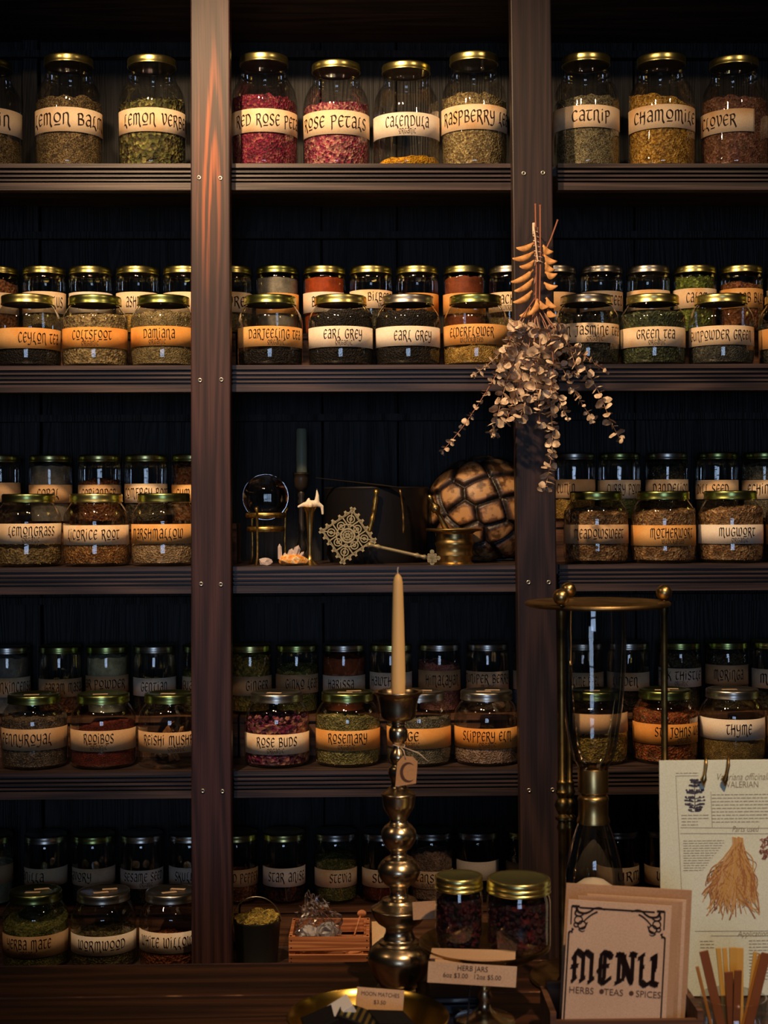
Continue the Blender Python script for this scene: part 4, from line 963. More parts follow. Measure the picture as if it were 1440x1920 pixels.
mb.tube([P(1001,418,Ye)-e0+Vector((0,.0,0)), P(1001,430,Ye)-e0, P(1001,440,Ye)-e0], .0035, 8); mb.tube([P(1003,432,Ye)-e0, P(1004,432,YP)-e0], .0012, 6)
mb.build('twine', tw, eb, True)
MB().tube([P(1004,432,YP+.002)-e0, P(1004,432,YP-.03)-e0, P(1004,428,YP-.034)-e0], .0013, 6).build('hook', M['black'], eb)
# ---------------------------------------------------------------- lowest shelf, middle bay
z5 = ZT[5]
Yr = 3.315; xa, xb = P(541,1790,Yr).x, P(693,1790,Yr).x; L_ = xb-xa
cz_ = thing('wooden_crate', 'small cedar slat crate on the lowest shelf in the middle bay', 'crate', ((xa+xb)/2, Yr, z5), radians(-1))
dp = .155; h0 = P(617,1757,Yr).z - z5
sl = [(h0-.032, h0), (h0-.064, h0-.040), (.004,.034)]
for (a, b_) in sl:
    bevel(MB().box((-L_/2,0,a),(L_/2,.006,b_)).build('slat', M['crate'], cz_), .001); bevel(MB().box((-L_/2,dp-.006,a),(L_/2,dp,b_)).build('slat', M['crate'], cz_), .001)
for sg in (-1, 1):
    bevel(MB().box((sg*L_/2-(.008 if sg > 0 else 0),.0062,.0),(sg*L_/2+(.008 if sg < 0 else 0),dp-.0062,h0+.0)).build('end_board', M['crate'], cz_), .001)
    for yy in (.0062, dp-.0162): MB().box((sg*(L_/2-.0085)-.006,yy,0),(sg*(L_/2-.0085)+.006,yy+.010,h0)).build('corner_post', M['crate'], cz_)
MB().box((-L_/2+.009,.007,.002),(L_/2-.009,dp-.007,.005)).build('bottom', M['crate'], cz_)
for (a, b_) in sl:
    for sg in (-1,1):
        for zz in (a+.008, b_-.008): MB().lathe([(.0001,.0006),(.0014,.0004),(.0016,0)], 8).xform(Matrix.Translation((sg*(L_/2-.006),-.0001,zz)) @ Matrix.Rotation(pi/2,4,'X')).build('nail', M['black'], cz_)
# crumpled clear bag with white lumps
pb = thin_glass('clear_plastic_film', (.86,.86,.88), .16, boost=2.2)
bx, by = P(598,1735,Yr+.07).x, Yr+.075
mb = MB().sphere((0,0,.0), 1, 40, 28); nv = []
for v in mb.v:
    p = Vector(v); d = 1+.30*noise.noise(p*2.2)+.30*abs(noise.noise(p*5)) - .1
    z = p.z*.050*d; top = max(0, p.z)
    nv.append((p.x*.052*d*(1-.25*top**2) - .020*top**2, p.y*.045*d*(1-.5*top**2), z + .016*top**3*(1+2*noise.noise(p*4))))
mb.v = nv; zm = min(v[2] for v in nv)
bg = mb.build('plastic_bag', pb, None, False); bg.location = (bx, by, z5+.0065-zm+.042); bg.location.z = z5 + h0 - .025 - zm*.5
tag(bg, 'crumpled clear plastic bag bulging out of the cedar crate', 'bag')
bg.location.z = P(598,1735,Yr+.07).z
wm = plain('white_mineral', (.62,.60,.62), .6); mb = MB()
rock(mb, (.018,-.01,-.012), .026, 4, (1,.9,.8)); ob = mb.build('white_lump', wm, bg)
mb = MB(); rock(mb, (-.024,.0,-.02), .024, 6, (1,.9,.8)); mb.build('white_lump', wm, bg)
# wooden scoop
a = P(664,1755,Yr+.08); b_ = P(676,1716,Yr+.085)
mb = MB(); mb.tube([a+Vector((-.02,0,-.03)), a, b_], [.004,.0045,.005], 8, flat=.5); mb.sphere(tuple(b_+Vector((.003,0,.004))), .011, 16, 10, (1,.4,.8))
o = mb.build('wooden_scoop', M['crate'], None, True); tag(o, 'little wooden spoon standing in the right side of the cedar crate', 'spoon')
# pail of herbs with wire bail
Yv = 3.37; c = P(482, 1760, Yv); rv = 44*Yv/F; hv = P(482, 1722, Yv).z - z5
pa = thing('herb_pail', 'dark metal pail of dried herb with a wire handle, lowest shelf', 'pail', (c.x, Yv, z5))
MB().lathe([(.0001,.003),(rv*.84,.003),(rv*.98,hv-.002),(rv*1.02,hv),(rv*1.03,hv-.003),(rv,hv-.006),(rv*.86,0),(.0001,0)], 40).build('bucket', plain('dark_pail_metal', (.05,.05,.05), .45, .7), pa, True, 40)
rg = random.Random(3); cm = contents_mesh('ginger', rv*.95, hv+.004, .05, rg, False); cm.v = [(v[0], v[1], max(v[2], hv*.35)) for v in cm.v]; cm.v = [(v[0]*(1 if v[2] > hv-.02 else .9), v[1]*(1 if v[2] > hv-.02 else .9), v[2]) for v in cm.v]
cm.build('contents', H['ginger'], pa)
MB().tube([(rv*1.03*cos(t*pi/16), -.01-.02*sin(t*pi/16), hv-.004+.062*sin(t*pi/16)) for t in range(17)], .0013, 6).build('wire_handle', M['steel'], pa, True)
o = MB().box((-.022,0,0),(.022,.0012,.10)).build('cream_card', M['cream']); p = P(716,1765,3.34); o.location = (p.x, 3.335, z5+.0002); o.rotation_euler = (radians(-6),0,.1)
tag(o, 'cream card standing behind the bronze candlestick beside the crate', 'card')
# ---------------------------------------------------------------- counter
zc = .880
def YZ(py, z=zc):            # depth where the sight line of a pixel row meets a height
    d = CR @ Vector((0, -(py-960)/F, -1, 0)); return d.y*(z-CZ)/d.z
Y1, Y2 = YZ(1803), YZ(1862)
ct = thing('shop_counter', 'dark worn wooden shop counter in front of the shelves', 'counter', (0, Y1-.6, 0))
def lc(o): o.location = (0, -(Y1-.6), 0); return o
yb = Y1; ed = [Y1, Y2, Y2-.16, Y2-.32, Y2-.50, Y2-.7]
for a, b_ in zip(ed, ed[1:]): bevel(lc(MB().box((-1.3,b_+.0012,zc-.035),(1.4,a-.0012,zc)).build('plank', M['counter'], ct)), .0025)
lc(MB().box((-1.28,Y1-.04,0),(1.38,Y1-.015,zc-.0355)).build('back_panel', M['counter'], ct)); lc(MB().box((-1.28,ed[-1]+.03,0),(1.38,ed[-1]+.055,zc-.0355)).build('front_panel', M['counter'], ct))
for x in (-1.28, 1.355): lc(MB().box((x,ed[-1]+.056,0),(x+.025,Y1-.041,zc-.0355)).build('end_panel', M['counter'], ct))
wr_, nt, b = newmat('bare_worn_wood'); mp = mapping(nt,(1,1,1)); n_ = N(nt,'ShaderNodeTexNoise',Scale=14.0,Detail=5.0); nt.links.new(mp.outputs[0], n_.inputs['Vector'])
r_ = ramp(nt, n_.outputs[0], [(.50,(.05,.018,.009)),(.62,(.10,.035,.015)),(.70,(.42,.22,.10))]); nt.links.new(r_.outputs[0], b.inputs['Base Color'])
for yy in (Y1-.0035, Y2-.0035): bevel(lc(MB().box((-1.3,yy-.0015,zc-.004),(1.4,yy+.0025,zc+.0006)).build('worn_edge', wr_, ct)), .0004)
# ---------------------------------------------------------------- bronze candlestick
Yk = YZ(1850)-.01
cb = P(749, 1850, Yk)
ks = thing('bronze_candlestick', 'tall bulbous polished bronze candlestick holding a beeswax taper on the counter', 'candlestick', (cb.x, Yk, zc))
prof = [(1858,0),(1858,43),(1855,44),(1851,42),(1848,38),(1844,40),(1838,43),(1826,50),(1812,56),(1800,59),(1790,59),(1780,55),(1771,46),(1767,40),(1764,38),(1760,31),(1755,29),(1748,26),(1740,26),(1735,31),(1729,40),(1720,47),(1712,51),(1706,53),(1702,53),(1698,46),(1690,35),(1685,31),(1682,22),(1676,17),(1668,17),(1662,19),(1656,27),(1648,34),(1638,39),(1628,40),(1618,35),(1612,29),(1609,26),(1605,18),(1600,15),(1594,17),(1588,24),(1578,30),(1568,33),(1558,32),(1549,26),(1546,22),(1541,17),(1535,16),(1528,20),(1520,25),(1512,29),(1500,31),(1492,32),(1488,33),(1484,28),(1479,20),(1474,15),(1466,14),(1452,19),(1440,18),(1433,12),(1428,14),(1420,17),(1412,15),(1405,11),(1399,9),(1393,11),(1387,16),(1378,18),(1368,17),(1361,12),(1357,13),(1352,14),(1350,24),(1345,31),(1335,34),(1320,36),(1308,39),(1302,43),(1299,46),(1297,47),(1295.5,46),(1297,42),(1303,38),(1330,15),(1340,14)]
out = lathe_px(749, Yk, [(p_[0]+0, p_[1]) for p_ in prof], zc); out[0] = (.0001, 0); z_off = out[1][1]
out = [(r, max(0, z-z_off*(1 if i < 6 else 0))) if i else (r, 0) for i, (r, z) in enumerate(out)]; out.append((.0001, out[-1][1]))
fine = cr(out, 4)
fine = [(max(.0001, r), max(0, z)) for r, z in fine]
MB().lathe(fine, 72).build('shaft', M['bronze'], ks, True, 60)
bw, nt, b = newmat('beeswax'); b.inputs['Base Color'].default_value = (.92,.60,.24,1); b.inputs['Roughness'].default_value = .45; b.inputs['Subsurface Weight'].default_value = .15; b.inputs['Subsurface Radius'].default_value = (.02,.012,.005)
zb_ = P(749,1328,Yk).z; zt_ = P(749,1090,Yk).z; hh = zt_-zb_; s1 = Yk/F
cn = MB().lathe([(.0001,0),(11*s1,0),(12.5*s1,.01),(13.6*s1,.03),(12.8*s1,hh*.35),(11.6*s1,hh*.6),(10.2*s1,hh*.82),(9.2*s1,hh*.93),(7.6*s1,hh*.965),(5*s1,hh*.985),(2*s1,hh*.998),(.0001,hh)], 36).build('taper_candle', bw, None, True)
cn.location = (cb.x+.0005, Yk, zb_+.012); tag(cn, 'yellow beeswax taper candle standing in the bronze candlestick', 'candle')
MB().tube([(0,0,hh-.001),(-.0005,0,hh+.005),(.0006,0,hh+.010)], .0010, 6).build('wick', plain('cotton_wick', (.6,.55,.5), .8), cn)
# kraft tag with crescent
tgm = paper('kraft_tag_paper', (.58,.32,.15), (.50,.27,.12), .35, .7, 12)
Yg = Yk-.026
def pt(px, py): v = P(px, py, Yg); return (v.x, v.z)
pts = [pt(745,1431),pt(758,1417),pt(775,1419),pt(782,1427),pt(781,1474),pt(743,1474)]
pts = [pt(745,1430),pt(756,1417),pt(774,1419),pt(783,1428),pt(780,1469),pt(741,1475)]
cg = P(762,1420,Yg); mb = MB(); n = len(pts)
mb.v = [(x-cg.x, 0, z-cg.z) for x, z in pts]+[(x-cg.x, .0008, z-cg.z) for x, z in pts]; mb.f = [tuple(range(n-1,-1,-1)), tuple(range(n,2*n))]+[(i,(i+1)%n,n+(i+1)%n,n+i) for i in range(n)]
tg_ = mb.build('hanging_tag', tgm); tg_.location = cg; tag(tg_, 'kraft paper tag with a dark crescent tied to the candlestick neck', 'tag')
mb = MB(); cx_, cz2 = P(765,1448,Yg).x-cg.x, P(765,1448,Yg).z-cg.z; R1 = 19*Yg/F; o = 0
arc = [(radians(42+ (318-42)*i/24)) for i in range(25)]
for i, a in enumerate(arc):
    t = i/24; wd_ = .0058*sin(pi*t)+.0001; mb.v += [(cx_+R1*cos(a)*.8, -.0004, cz2+R1*sin(a)), (cx_+(R1-wd_)*cos(a)*.8, -.0004, cz2+(R1-wd_)*sin(a))]
mb.f = [(2*i, 2*i+2, 2*i+3, 2*i+1) for i in range(24)]; mb.build('crescent_print', M['ink2'], tg_)
mb = MB(); ctr = Vector((cb.x, Yk, P(749,1398,Yk).z)); rr = .0095
mb.tube([ctr-cg+Vector((rr*cos(a), rr*sin(a), .002*sin(a*2))) for a in [2*pi*i/20 for i in range(21)]], .0009, 6)
mb.tube([ctr-cg+Vector((.002,-rr,0)), P(757,1408,Yg)-cg, P(761,1423,Yg-.001)-cg], .0008, 6); mb.tube([ctr-cg+Vector((.004,-rr,0)), P(785,1412,Yg)-cg, P(803,1428,Yg+.005)-cg], .0008, 6)
mb.build('string', tw, tg_, True)
# ---------------------------------------------------------------- hourglass
Yh = 2.28; ca = P(1120, 1130, Yh); zt = ca.z; s2 = Yh/F; Rt = 136*s2; xh = ca.x
YH = Yh
hg = thing('hourglass', 'very large brass framed hourglass with white sand on the counter', 'hourglass', (xh, YH, zc))
zl = zt - zc
HM = {}
rb2 = 128*s2
MB().lathe([(.0001,zl-.006),(Rt-.006,zl-.006),(Rt,zl-.003),(Rt,zl),(Rt-.002,zl+.002),(.0001,zl+.0025)], 72).build('top_plate', M['darkbrass'], hg, True, 50)
MB().lathe([(.0001,0),(rb2,0),(rb2+.002,.003),(rb2,.007),(rb2-.02,.011),(rb2-.024,.013),(.0001,.014)], 72).build('base_plate', M['darkbrass'], hg, True, 50)
rp = 112*s2
for px_, y in ((1245, .0), (1066, .092), (1052, -.092)):
    x = P(px_, 1120, YH+y).x - xh
    zz = lambda py: W(1055, py, YH+y).z - zc
    r = 6.5*s2
    pr_ = [(r*1.6,.014),(r*1.6,.03),(r,.035),(r,zz(1560)),(r*1.3,zz(1556)),(r*1.5,zz(1550)),(r*1.2,zz(1546)),(r*1.0,zz(1540)),(r*1.9,zz(1536)),(r*1.9,zz(1531)),(r*1.0,zz(1526)),(r*1.6,zz(1519)),(r*2.1,zz(1509)),(r*1.7,zz(1500)),(r,zz(1496)),(r*1.4,zz(1491)),(r*1.9,zz(1484)),(r*1.5,zz(1479)),(r*1.4,zz(1470)),(r*1.6,zz(1466)),(r,zz(1462)),(r,zl-.02),(r*1.3,zl-.015),(r*1.3,zl-.006)]
    MB().lathe(pr_, 20, (x,y,0)).build('column', M['column'], hg, True, 50)
    MB().lathe([(.004,0),(.004,.003)],16,(x,y,zl+.0025)).sphere((x,y,zl+.0025+15*s2), 15*s2, 28, 20).build('ball_finial', M['brass'], hg, True)
hgl = thin_glass('hourglass_glass', (.93,.92,.90), .02, boost=1.9)
gx = P(1112,1440,YH).x - xh
def gz(py): return P(1110, py, YH).z - zc
up = [(62*s2,zl-.006),(63*s2,gz(1180)),(62*s2,gz(1240)),(58*s2,gz(1300)),(52*s2,gz(1350)),(45*s2,gz(1395)),(38*s2,gz(1420)),(30*s2,gz(1436)),(27*s2,gz(1445))]
lo = [(27*s2,gz(1535)),(31*s2,gz(1548)),(42*s2,gz(1580)),(53*s2,gz(1625)),(60*s2,gz(1680)),(64*s2,gz(1740)),(64*s2,gz(1790)),(60*s2,gz(1815)),(50*s2,.016),(.0001,.015)]
MB().lathe(cr(up,5), 64, (gx,0,0)).build('upper_bulb', hgl, hg, True)
MB().lathe(cr(lo,5), 64, (gx,0,0)).build('lower_bulb', hgl, hg, True)
col_ = [(27.5*s2,gz(1440)),(28.5*s2,gz(1442)),(28.5*s2,gz(1484)),(24*s2,gz(1487)),(24*s2,gz(1490)),(28*s2,gz(1493)),(29.5*s2,gz(1498)),(28*s2,gz(1503)),(28*s2,gz(1530)),(31*s2,gz(1537)),(31*s2,gz(1542)),(27.5*s2,gz(1543))]
MB().lathe(col_, 48, (gx,0,0)).build('neck_collar', M['brass'], hg, True, 45)
sand, nt, b = newmat('white_sand'); b.inputs['Base Color'].default_value = (.80,.72,.60,1); b.inputs['Roughness'].default_value = .9
MB().lathe([(.0001,.0165),(48*s2,.0175),(58.5*s2,gz(1813)),(62*s2,gz(1790)),(62*s2,gz(1740)),(59*s2,gz(1700)),(58*s2,gz(1690)),(40*s2,gz(1664)),(20*s2,gz(1650)),(.0001,gz(1645))], 64, (gx,0,0)).build('sand', sand, hg, True)
# ---------------------------------------------------------------- berry jars, dish and cards
Yd = 2.10; zd = P(905, 1778, Yd).z; cd = P(908, 1785, Yd); s3 = Yd/F; Rd = 121*s3
pf = thing('pedestal_dish', 'footed brass rimmed glass dish carrying the two berry jars', 'dish', (cd.x, Yd, zc))
zd_ = zd - zc
MB().lathe([(.0001,zd_-.004),(Rd*.78,zd_-.003),(Rd*.92,zd_+.004),(Rd,zd_+.010),(Rd+.0015,zd_+.0105),(Rd+.001,zd_+.008),(Rd*.93,zd_+.000),(Rd*.78,zd_-.008),(.0001,zd_-.009)], 72).build('plate', M['darkbrass'], pf, True, 50)
MB().lathe([(.0001,0),(.045,0),(.045,.003),(.040,.007),(.02,.012),(.010,.02),(.008,.03),(.012,.037),(.009,.043),(.010,.05),(.021,.062),(.026,.075),(.022,.088),(.014,zd_-.018),(.03,zd_-.0095),(.0001,zd_-.0092)], 40).build('foot', M['bronze'], pf, True, 60)
def mason(cx, hw, ytop, ybot, dy, desc, hb_):
    Y = Yd + dy; c = P(cx, ybot, Y); s = Y/F; R = hw*s; h = P(cx, ytop, Y).z - (zd-.0035)
    zb0 = zd-.0035
    t = thing('preserve_jar', desc, 'jar', (c.x, Y, zb0), 0, 'small berry jars on the dish')
    lr = R*.985
    MB().lathe([(.0001,.004),(R*.8,.003),(R*.9,0),(R*.98,.003),(R,.010),(R,h-.034),(R*.97,h-.027),(R*.93,h-.022),(R*.93,h-.002)], 56).build('glass', M['glass'], t, True)
    l0 = h-.020
    ld = MB().lathe([(lr,l0),(lr+.0008,l0+.001),(lr+.0008,l0+.0025),(lr-.0006,l0+.004),(lr+.0006,l0+.006),(lr+.0006,l0+.009),(lr-.0008,l0+.0105),(lr+.0004,l0+.013),(lr,h-.001),(lr-.0015,h),(lr-.0035,h)], 56).build('lid', M['gold'], t, True, 60)
    MB().lathe([(.0001,h-.0012),(lr-.006,h-.0012),(lr-.005,h-.0004),(lr-.0034,h-.0004)], 56).build('lid_disc', plain('dark_green_lid_disc', (.16,.17,.07), .35, .7), ld, True, 50)
    rg = random.Random(int(hw)); mb = MB(); Rc = R-.002
    mb.lathe([(.0001,.006),(Rc*.93,.006),(Rc-.004,.012),(Rc-.004,h-.034),(Rc*.7,h-.030),(.0001,h-.028)], 32)
    for _ in range(230):
        a = rg.uniform(-pi, pi); rs = rg.uniform(.0035,.006); mb.sphere(((Rc-rs)*cos(a), (Rc-rs)*sin(a), rg.uniform(.010,h-.034)), rs, 8, 6, (1,1,rg.uniform(.8,1.1)))
    mb.build('berries', hb_, t, True)
mason(861, 45, 1640, 1766, .02, 'smaller lidded jar of dark berries on the dish', H['berries'])
mason(973, 60, 1645, 1776, .0, 'wider lidded jar of dark berries on the right of the dish', H['berries'])
def card(name, corners, Y, label, cat, mat, th=.0012, lines=None, grp=None, tilt=0):
    (x0,y0),(x1,y1),(x2,y2),(x3,y3) = corners        # tl tr br bl in the photo, standing at depth Y
    p0 = P(x0,y0,Y); wv = (P(x1,y1,Y)-p0); c = (P(x0,y0,Y)+P(x1,y1,Y)+P(x2,y2,Y)+P(x3,y3,Y))/4
    h = ((P(x0,y0,Y)-P(x3,y3,Y)).length+(P(x1,y1,Y)-P(x2,y2,Y)).length)/2; L = wv.length
    ang = atan2(wv.z, wv.x)
    o = MB().box((-L/2,0,-h/2),(L/2,th,h/2)).build(name, mat); o.location = c; o.rotation_euler = (tilt,-ang,0); tag(o, label, cat, grp)
    return o, L, h
o, L, h = card('price_card', [(804,1803),(970,1813),(966,1853),(801,1840)], 1.99, 'kraft card reading HERB JARS with prices, in front of the dish', 'card', M['card'], tilt=-.05)
font_text('lettering', 'HERB JARS', h*.36, M['ink'], o, (.0,-.0004,h*.16), sx=.9)
font_text('lettering', '6oz $3.00   12oz $5.00', h*.33, M['ink'], o, (.0,-.0004,-h*.20), sx=.92)
# the card clips on a little wire stand
o2 = MB().box((-.02,.0013,-h*.5),(.02,.004,-h*.5+.006)).tube([(0,.003,-h*.5+.002),(0,.02,-h*.9),(0,.024,zc-o.location.z+.0015)], .0012, 6).box((-.02,.010,zc-o.location.z+.0003),(.02,.04,zc-o.location.z+.0015)).build('card_foot', M['black'], o)
for i, (x0,y0,x1,y1,dy) in enumerate(((806,1767,965,1783,-.072),(816,1779,948,1792,-.085))):
    Y = Yd+dy; a, b_ = P(x0,y0,Y), P(x1,y1,Y); L = (b_-a).length
    o = MB().box((-L/2,0,0),(L/2,.045,.0012)).build('loose_card', M['card']); o.location = ((a.x+b_.x)/2, Y, zd+.006-.0016*i); o.rotation_euler = (radians(-3)*0,0,radians(-7+i*3))
    tag(o, ['blank kraft card lying on the dish under the berry jars','second blank card lying lower at the front of the dish'][i], 'card')
o = MB().box((-.02,0,0),(.02,.001,.026)).build('brown_card', M['kraft']); p = P(800,1722,Yd+.085); o.location = (p.x, Yd+.1, zd+.0145); o.rotation_euler = (radians(-12),0,.2); tag(o, 'brown card leaning at the back left of the dish', 'card')
# brass bowl of matches
Yb_ = 1.93; cbp = P(690, 1880, Yb_); Rb = .106; zr_ = .066
bwl = thing('brass_bowl', 'wide shiny brass bowl of match boxes at the bottom edge of the photo', 'bowl', (cbp.x, Yb_+.012, zc))
MB().lathe([(.0001,.006),(Rb*.6,.006),(Rb*.8,.016),(Rb*.94,zr_-.008),(Rb,zr_),(Rb+.001,zr_+.001),(Rb+.002,zr_),(Rb*.97,zr_-.012),(Rb*.83,.012),(Rb*.6,0),(.0001,0)], 72).build('dish', metal('bright_brass', (.80,.56,.12), .22, .06, (.55,.38,.08), 12), bwl, True, 50)
o, L, h = card('price_card', [(670,1851),(759,1858),(754,1898),(666,1889)], 2.0, 'small card reading MOON MATCHES in the brass bowl', 'card', M['card'], tilt=-.1)
font_text('lettering', 'MOON MATCHES', h*.27, M['ink'], o, (.0,-.0004,h*.14), sx=.86); font_text('lettering', '$3.50', h*.26, M['ink'], o, (0,-.0004,-h*.22))
def mbox(px, py, Y, sz, rz_, ry, mat, label, stripes=None, zz=None):
    p = P(px, py, Y); o = bevel(MB().box((-sz[0]/2,-sz[1]/2,-sz[2]/2),(sz[0]/2,sz[1]/2,sz[2]/2)).build('match_box', mat), .0008)
    o.location = p; o.rotation_euler = (radians(12), ry, rz_); tag(o, label, 'match box', 'match boxes in the brass bowl')
    if stripes:
        for i in range(6): MB().box((-sz[0]/2+.004+i*.0085,-sz[1]/2+.002,sz[2]/2+.0002),(-sz[0]/2+.008+i*.0085,sz[1]/2-.002,sz[2]/2+.0007)).build('gold_stripe', M['gold'], o)
    return o
bk = plain('black_box_card', (.008,.007,.008), .6, spec=.2); bwh = plain('white_box_card', (.75,.72,.70), .6)
o = mbox(632,1897,1.93,(.044,.030,.012), .2, -.5, bwh, 'white match box tilted up in the brass bowl')
o = mbox(606,1914,1.92,(.05,.036,.012), .3, -.3, bk, 'black match box under the white one')
o = mbox(672,1910,1.92,(.055,.036,.012), -.2, .3, bk, 'black match box with gold stripes', True)
o = mbox(732,1914,1.93,(.055,.036,.012), .5, .2, bk, 'plain black match box at the right of the bowl')
# blue-lit tin
p = P(845,1880,2.16); o = bevel(MB().box((-.05,-.04,0),(.045,.04,.014)).box((-.048,-.038,.0155),(.043,.038,.024)).build('flat_tin', plain('dark_tin', (.08,.09,.11), .18, .9)), .002); o.location = (p.x, 2.17, zc); tag(o, 'low dark tin catching blue light behind the card', 'tin')
# ---------------------------------------------------------------- menus
Ym_ = 1.97; ang = radians(4.2)
def menu_card(px, py, wpx, hpx, Y, a, mat, th, name, label, cat, grp=None):
    s = Y/F; c = P(px, py, Y); o = bevel(MB().box((0,0,-hpx*s),(wpx*s,th,0)).build(name, mat), .0004); o.location = c; o.rotation_euler = (radians(-4), a, 0); tag(o, label, cat, grp); return o, s
menu_m = paper('menu_kraft_card', (.70,.50,.37), (.63,.44,.31), .35, .7, 5)
o, s = menu_card(1066, 1686, 196, 262, Ym_, ang, menu_m, .0015, 'menu', 'front menu card printed MENU HERBS TEAS SPICES', 'menu')
mo_ = o
# border print
mb = MB(); s_f = lambda x, y: (x*s, -y*s)
def ln(mb, x0, y0, x1, y1, w_): strip(mb, s_f(x0,y0), s_f(x1,y1), w_*s, .0004)
W_ = 196; wq = 3.6
ln(mb, 22, 14, W_-32, 14, 3.2)
for flip in (0, 1):
    fx = (lambda x: W_-8-x) if flip else (lambda x: x+2)
    def l2(x0,y0,x1,y1,w_=wq): ln(mb, fx(x0), y0, fx(x1), y1, w_)
    l2(5,12,20,12,4.5); l2(5,12,5,46,2.6); l2(5,58,2,62); l2(2,60,2,262,3.0); l2(8,52,8,62,2.5); l2(5,60,11,54,2.5)
    for (cx_, cy_, rr_) in ((19,37,7.5),(26,46,7.5),(15,46,4)):
        for i in range(18):
            a0, a1 = 2*pi*i/18, 2*pi*(i+1)/18; l2(cx_+rr_*cos(a0),cy_+rr_*sin(a0),cx_+rr_*cos(a1),cy_+rr_*sin(a1),2.6)
    for cv, w0, w1 in (([(14,14),(18,22),(30,24),(40,20),(48,14),(58,12),(68,16)],5,2), ([(30,38),(38,30),(46,24),(54,20)],2.5,3.5), ([(16,16),(12,26),(20,30),(28,26)],4,2.2), ([(24,52),(32,48),(36,40)],3,2), ([(20,54),(26,58),(32,56)],2.5,1.2)):
        cc_ = cr([(float(a), float(b_)) for a, b_ in cv], 5)
        for i in range(len(cc_)-1): l2(cc_[i][0],cc_[i][1],cc_[i+1][0],cc_[i+1][1], w0+(w1-w0)*i/len(cc_))
mb.xform(Matrix.Translation((0,-.0003,0))).build('border_print', M['ink'], o)
GM = {'M': (12, 'l 1.5,8.6 1.5,1|l 5.8,9 5.8,1|l 10.2,8.6 10.2,1|l 1.5,8.8 3,10|l 2.6,9.6 5.8,8.2|l 5.8,8.6 7.4,9.8|l 7,9.6 10.2,8.2|l .4,.2 2.6,1.6|l 4.6,.4 7,1.6|l 9,.2 11.6,1.6|l .2,7.2 1.5,8.6|l 0,4.8 3,5'),
 'E': (8.6, 'l 1.8,8.6 1.8,1.2|l 1.8,8.8 3.6,10|l 3.2,9.7 6.8,9|l 1.8,1.2 4,.2|l 4,.2 7.4,2|l 1.8,5.2 6,5.6|l 5.2,9.6 7.6,8.2|l .4,3.6 1.8,5|l 4,9.4 4,1'),
 'N': (10.6, 'l 1.8,9 1.8,1|l .4,9.4 3,9|l 2.4,9.4 8.4,1.2|l 3,9.4 9,1|l 8.8,9.8 8.8,.6|l 7.4,9.8 10.4,9.2|l .4,.4 3.2,1.4|l 4.4,9 4.4,1.6'),
 'U': (10, 'l 1.8,8.8 1.8,1.6|l .2,8.4 3,9.8|l 1.8,1.4 4.4,.2|l 4.2,.3 8,1.8|l 8,9.2 8,1.2|l 6.6,8.6 9.4,9.8|l 7.4,1.2 10.6,.6|l 1.8,5.4 3,6|l 9,9.2 9,5')}
mb = MB(); fn = lambda u, z: Vector((u, -.0006, z)); lettering('MENU', 13*s, 174*s, -122*s, 60*s, fn, mb, nib=2.7, hair=1.2, glyphs=GM, gap=1.0)
mb.build('title_lettering', M['ink'], o)
font_text('lettering', 'HERBS  \u25cf TEAS  \u25cf  SPICES'.replace('\u25cf', ' '), 17*s, M['ink2'], o, (97*s,-.0006,-172*s), sx=.98)
for xx in (72, 128): MB().lathe([(.0001,0),(4.6*s,0)], 12).xform(Matrix.Translation((xx*s,-.0006,-166*s)) @ Matrix.Rotation(pi/2,4,'X')).build('printed_dot', M['ink2'], o)
mats = [menu_m, M['kraft'], menu_m, M['kraft'], menu_m]
for i, (px, py, wp_, dY) in enumerate(((1083,1679,192,.012),(1090,1682,184,.022),(1096,1680,186,.032),(1101,1676,188,.042))):
    menu_card(px, py, wp_, 262, Ym_+dY, ang*.95, mats[i+1], .0018, 'menu', ['menu directly behind the front menu card','second menu back in the rack behind the front card','third menu back in the rack, showing its right edge','fourth menu back in the rack beside the tall brown card'][i], 'menu', 'spare menus in the rack')
o, s = menu_card(1062, 1656, 238, 290, Ym_+.055, radians(3.9), M['kraft'], .004, 'rack_back_card', 'tall brown board standing behind the menus', 'board')
rk_ = thing('menu_rack', 'low wooden rack holding the menus at the bottom edge', 'rack', (P(1170,1900,Ym_).x, Ym_, zc))
hw = 132*Ym_/F; fz = P(1150,1908,Ym_-.01).z-zc
rm_ = M['riser']
MB().box((-hw,-.022,.006),(hw,-.014,fz)).build('front_rail', rm_, rk_); MB().box((-hw,.078,.006),(hw,.086,fz+.02)).build('back_rail', rm_, rk_)
for sg in (-1,1): MB().box((sg*hw-(.008 if sg < 0 else 0),-.022,.0),(sg*hw+(.008 if sg > 0 else 0),.086,fz+.012)).build('side_rail', rm_, rk_)
MB().box((-hw,-.022,0),(hw,.086,.0055)).build('bottom', rm_, rk_)
# ---------------------------------------------------------------- laminated herb sheet
Yv_ = 2.20; s = Yv_/F; c = P(1236, 1426, Yv_); pw, ph = 330*s, (c.z - zc - .002)
pm = paper('laminated_sheet_paper', (.86,.95,.82), (.80,.90,.78), .35, .7, 4, .25)
vs_ = bevel(MB().box((0,0,-ph),(pw,.003,0)).build('herb_sheet', pm), .0005); vs_.location = c; vs_.rotation_euler = (radians(-1.5),0,0)
tag(vs_, 'pale laminated sheet about valerian roots with a root photograph, hung by two brass hooks', 'sheet')
def sp(x, y): return ((x-1236)*s, -(y-1426)*s)
font_text('heading', 'Valeriana officinalis', 19*s, M['ink3'], vs_, (sp(1395,0)[0],-.0004,sp(0,1464)[1]), shear=.3, sx=.72)
font_text('heading', 'VALERIAN', 17*s, M['ink3'], vs_, (sp(1393,0)[0],-.0004,sp(0,1478)[1]), sx=.8)
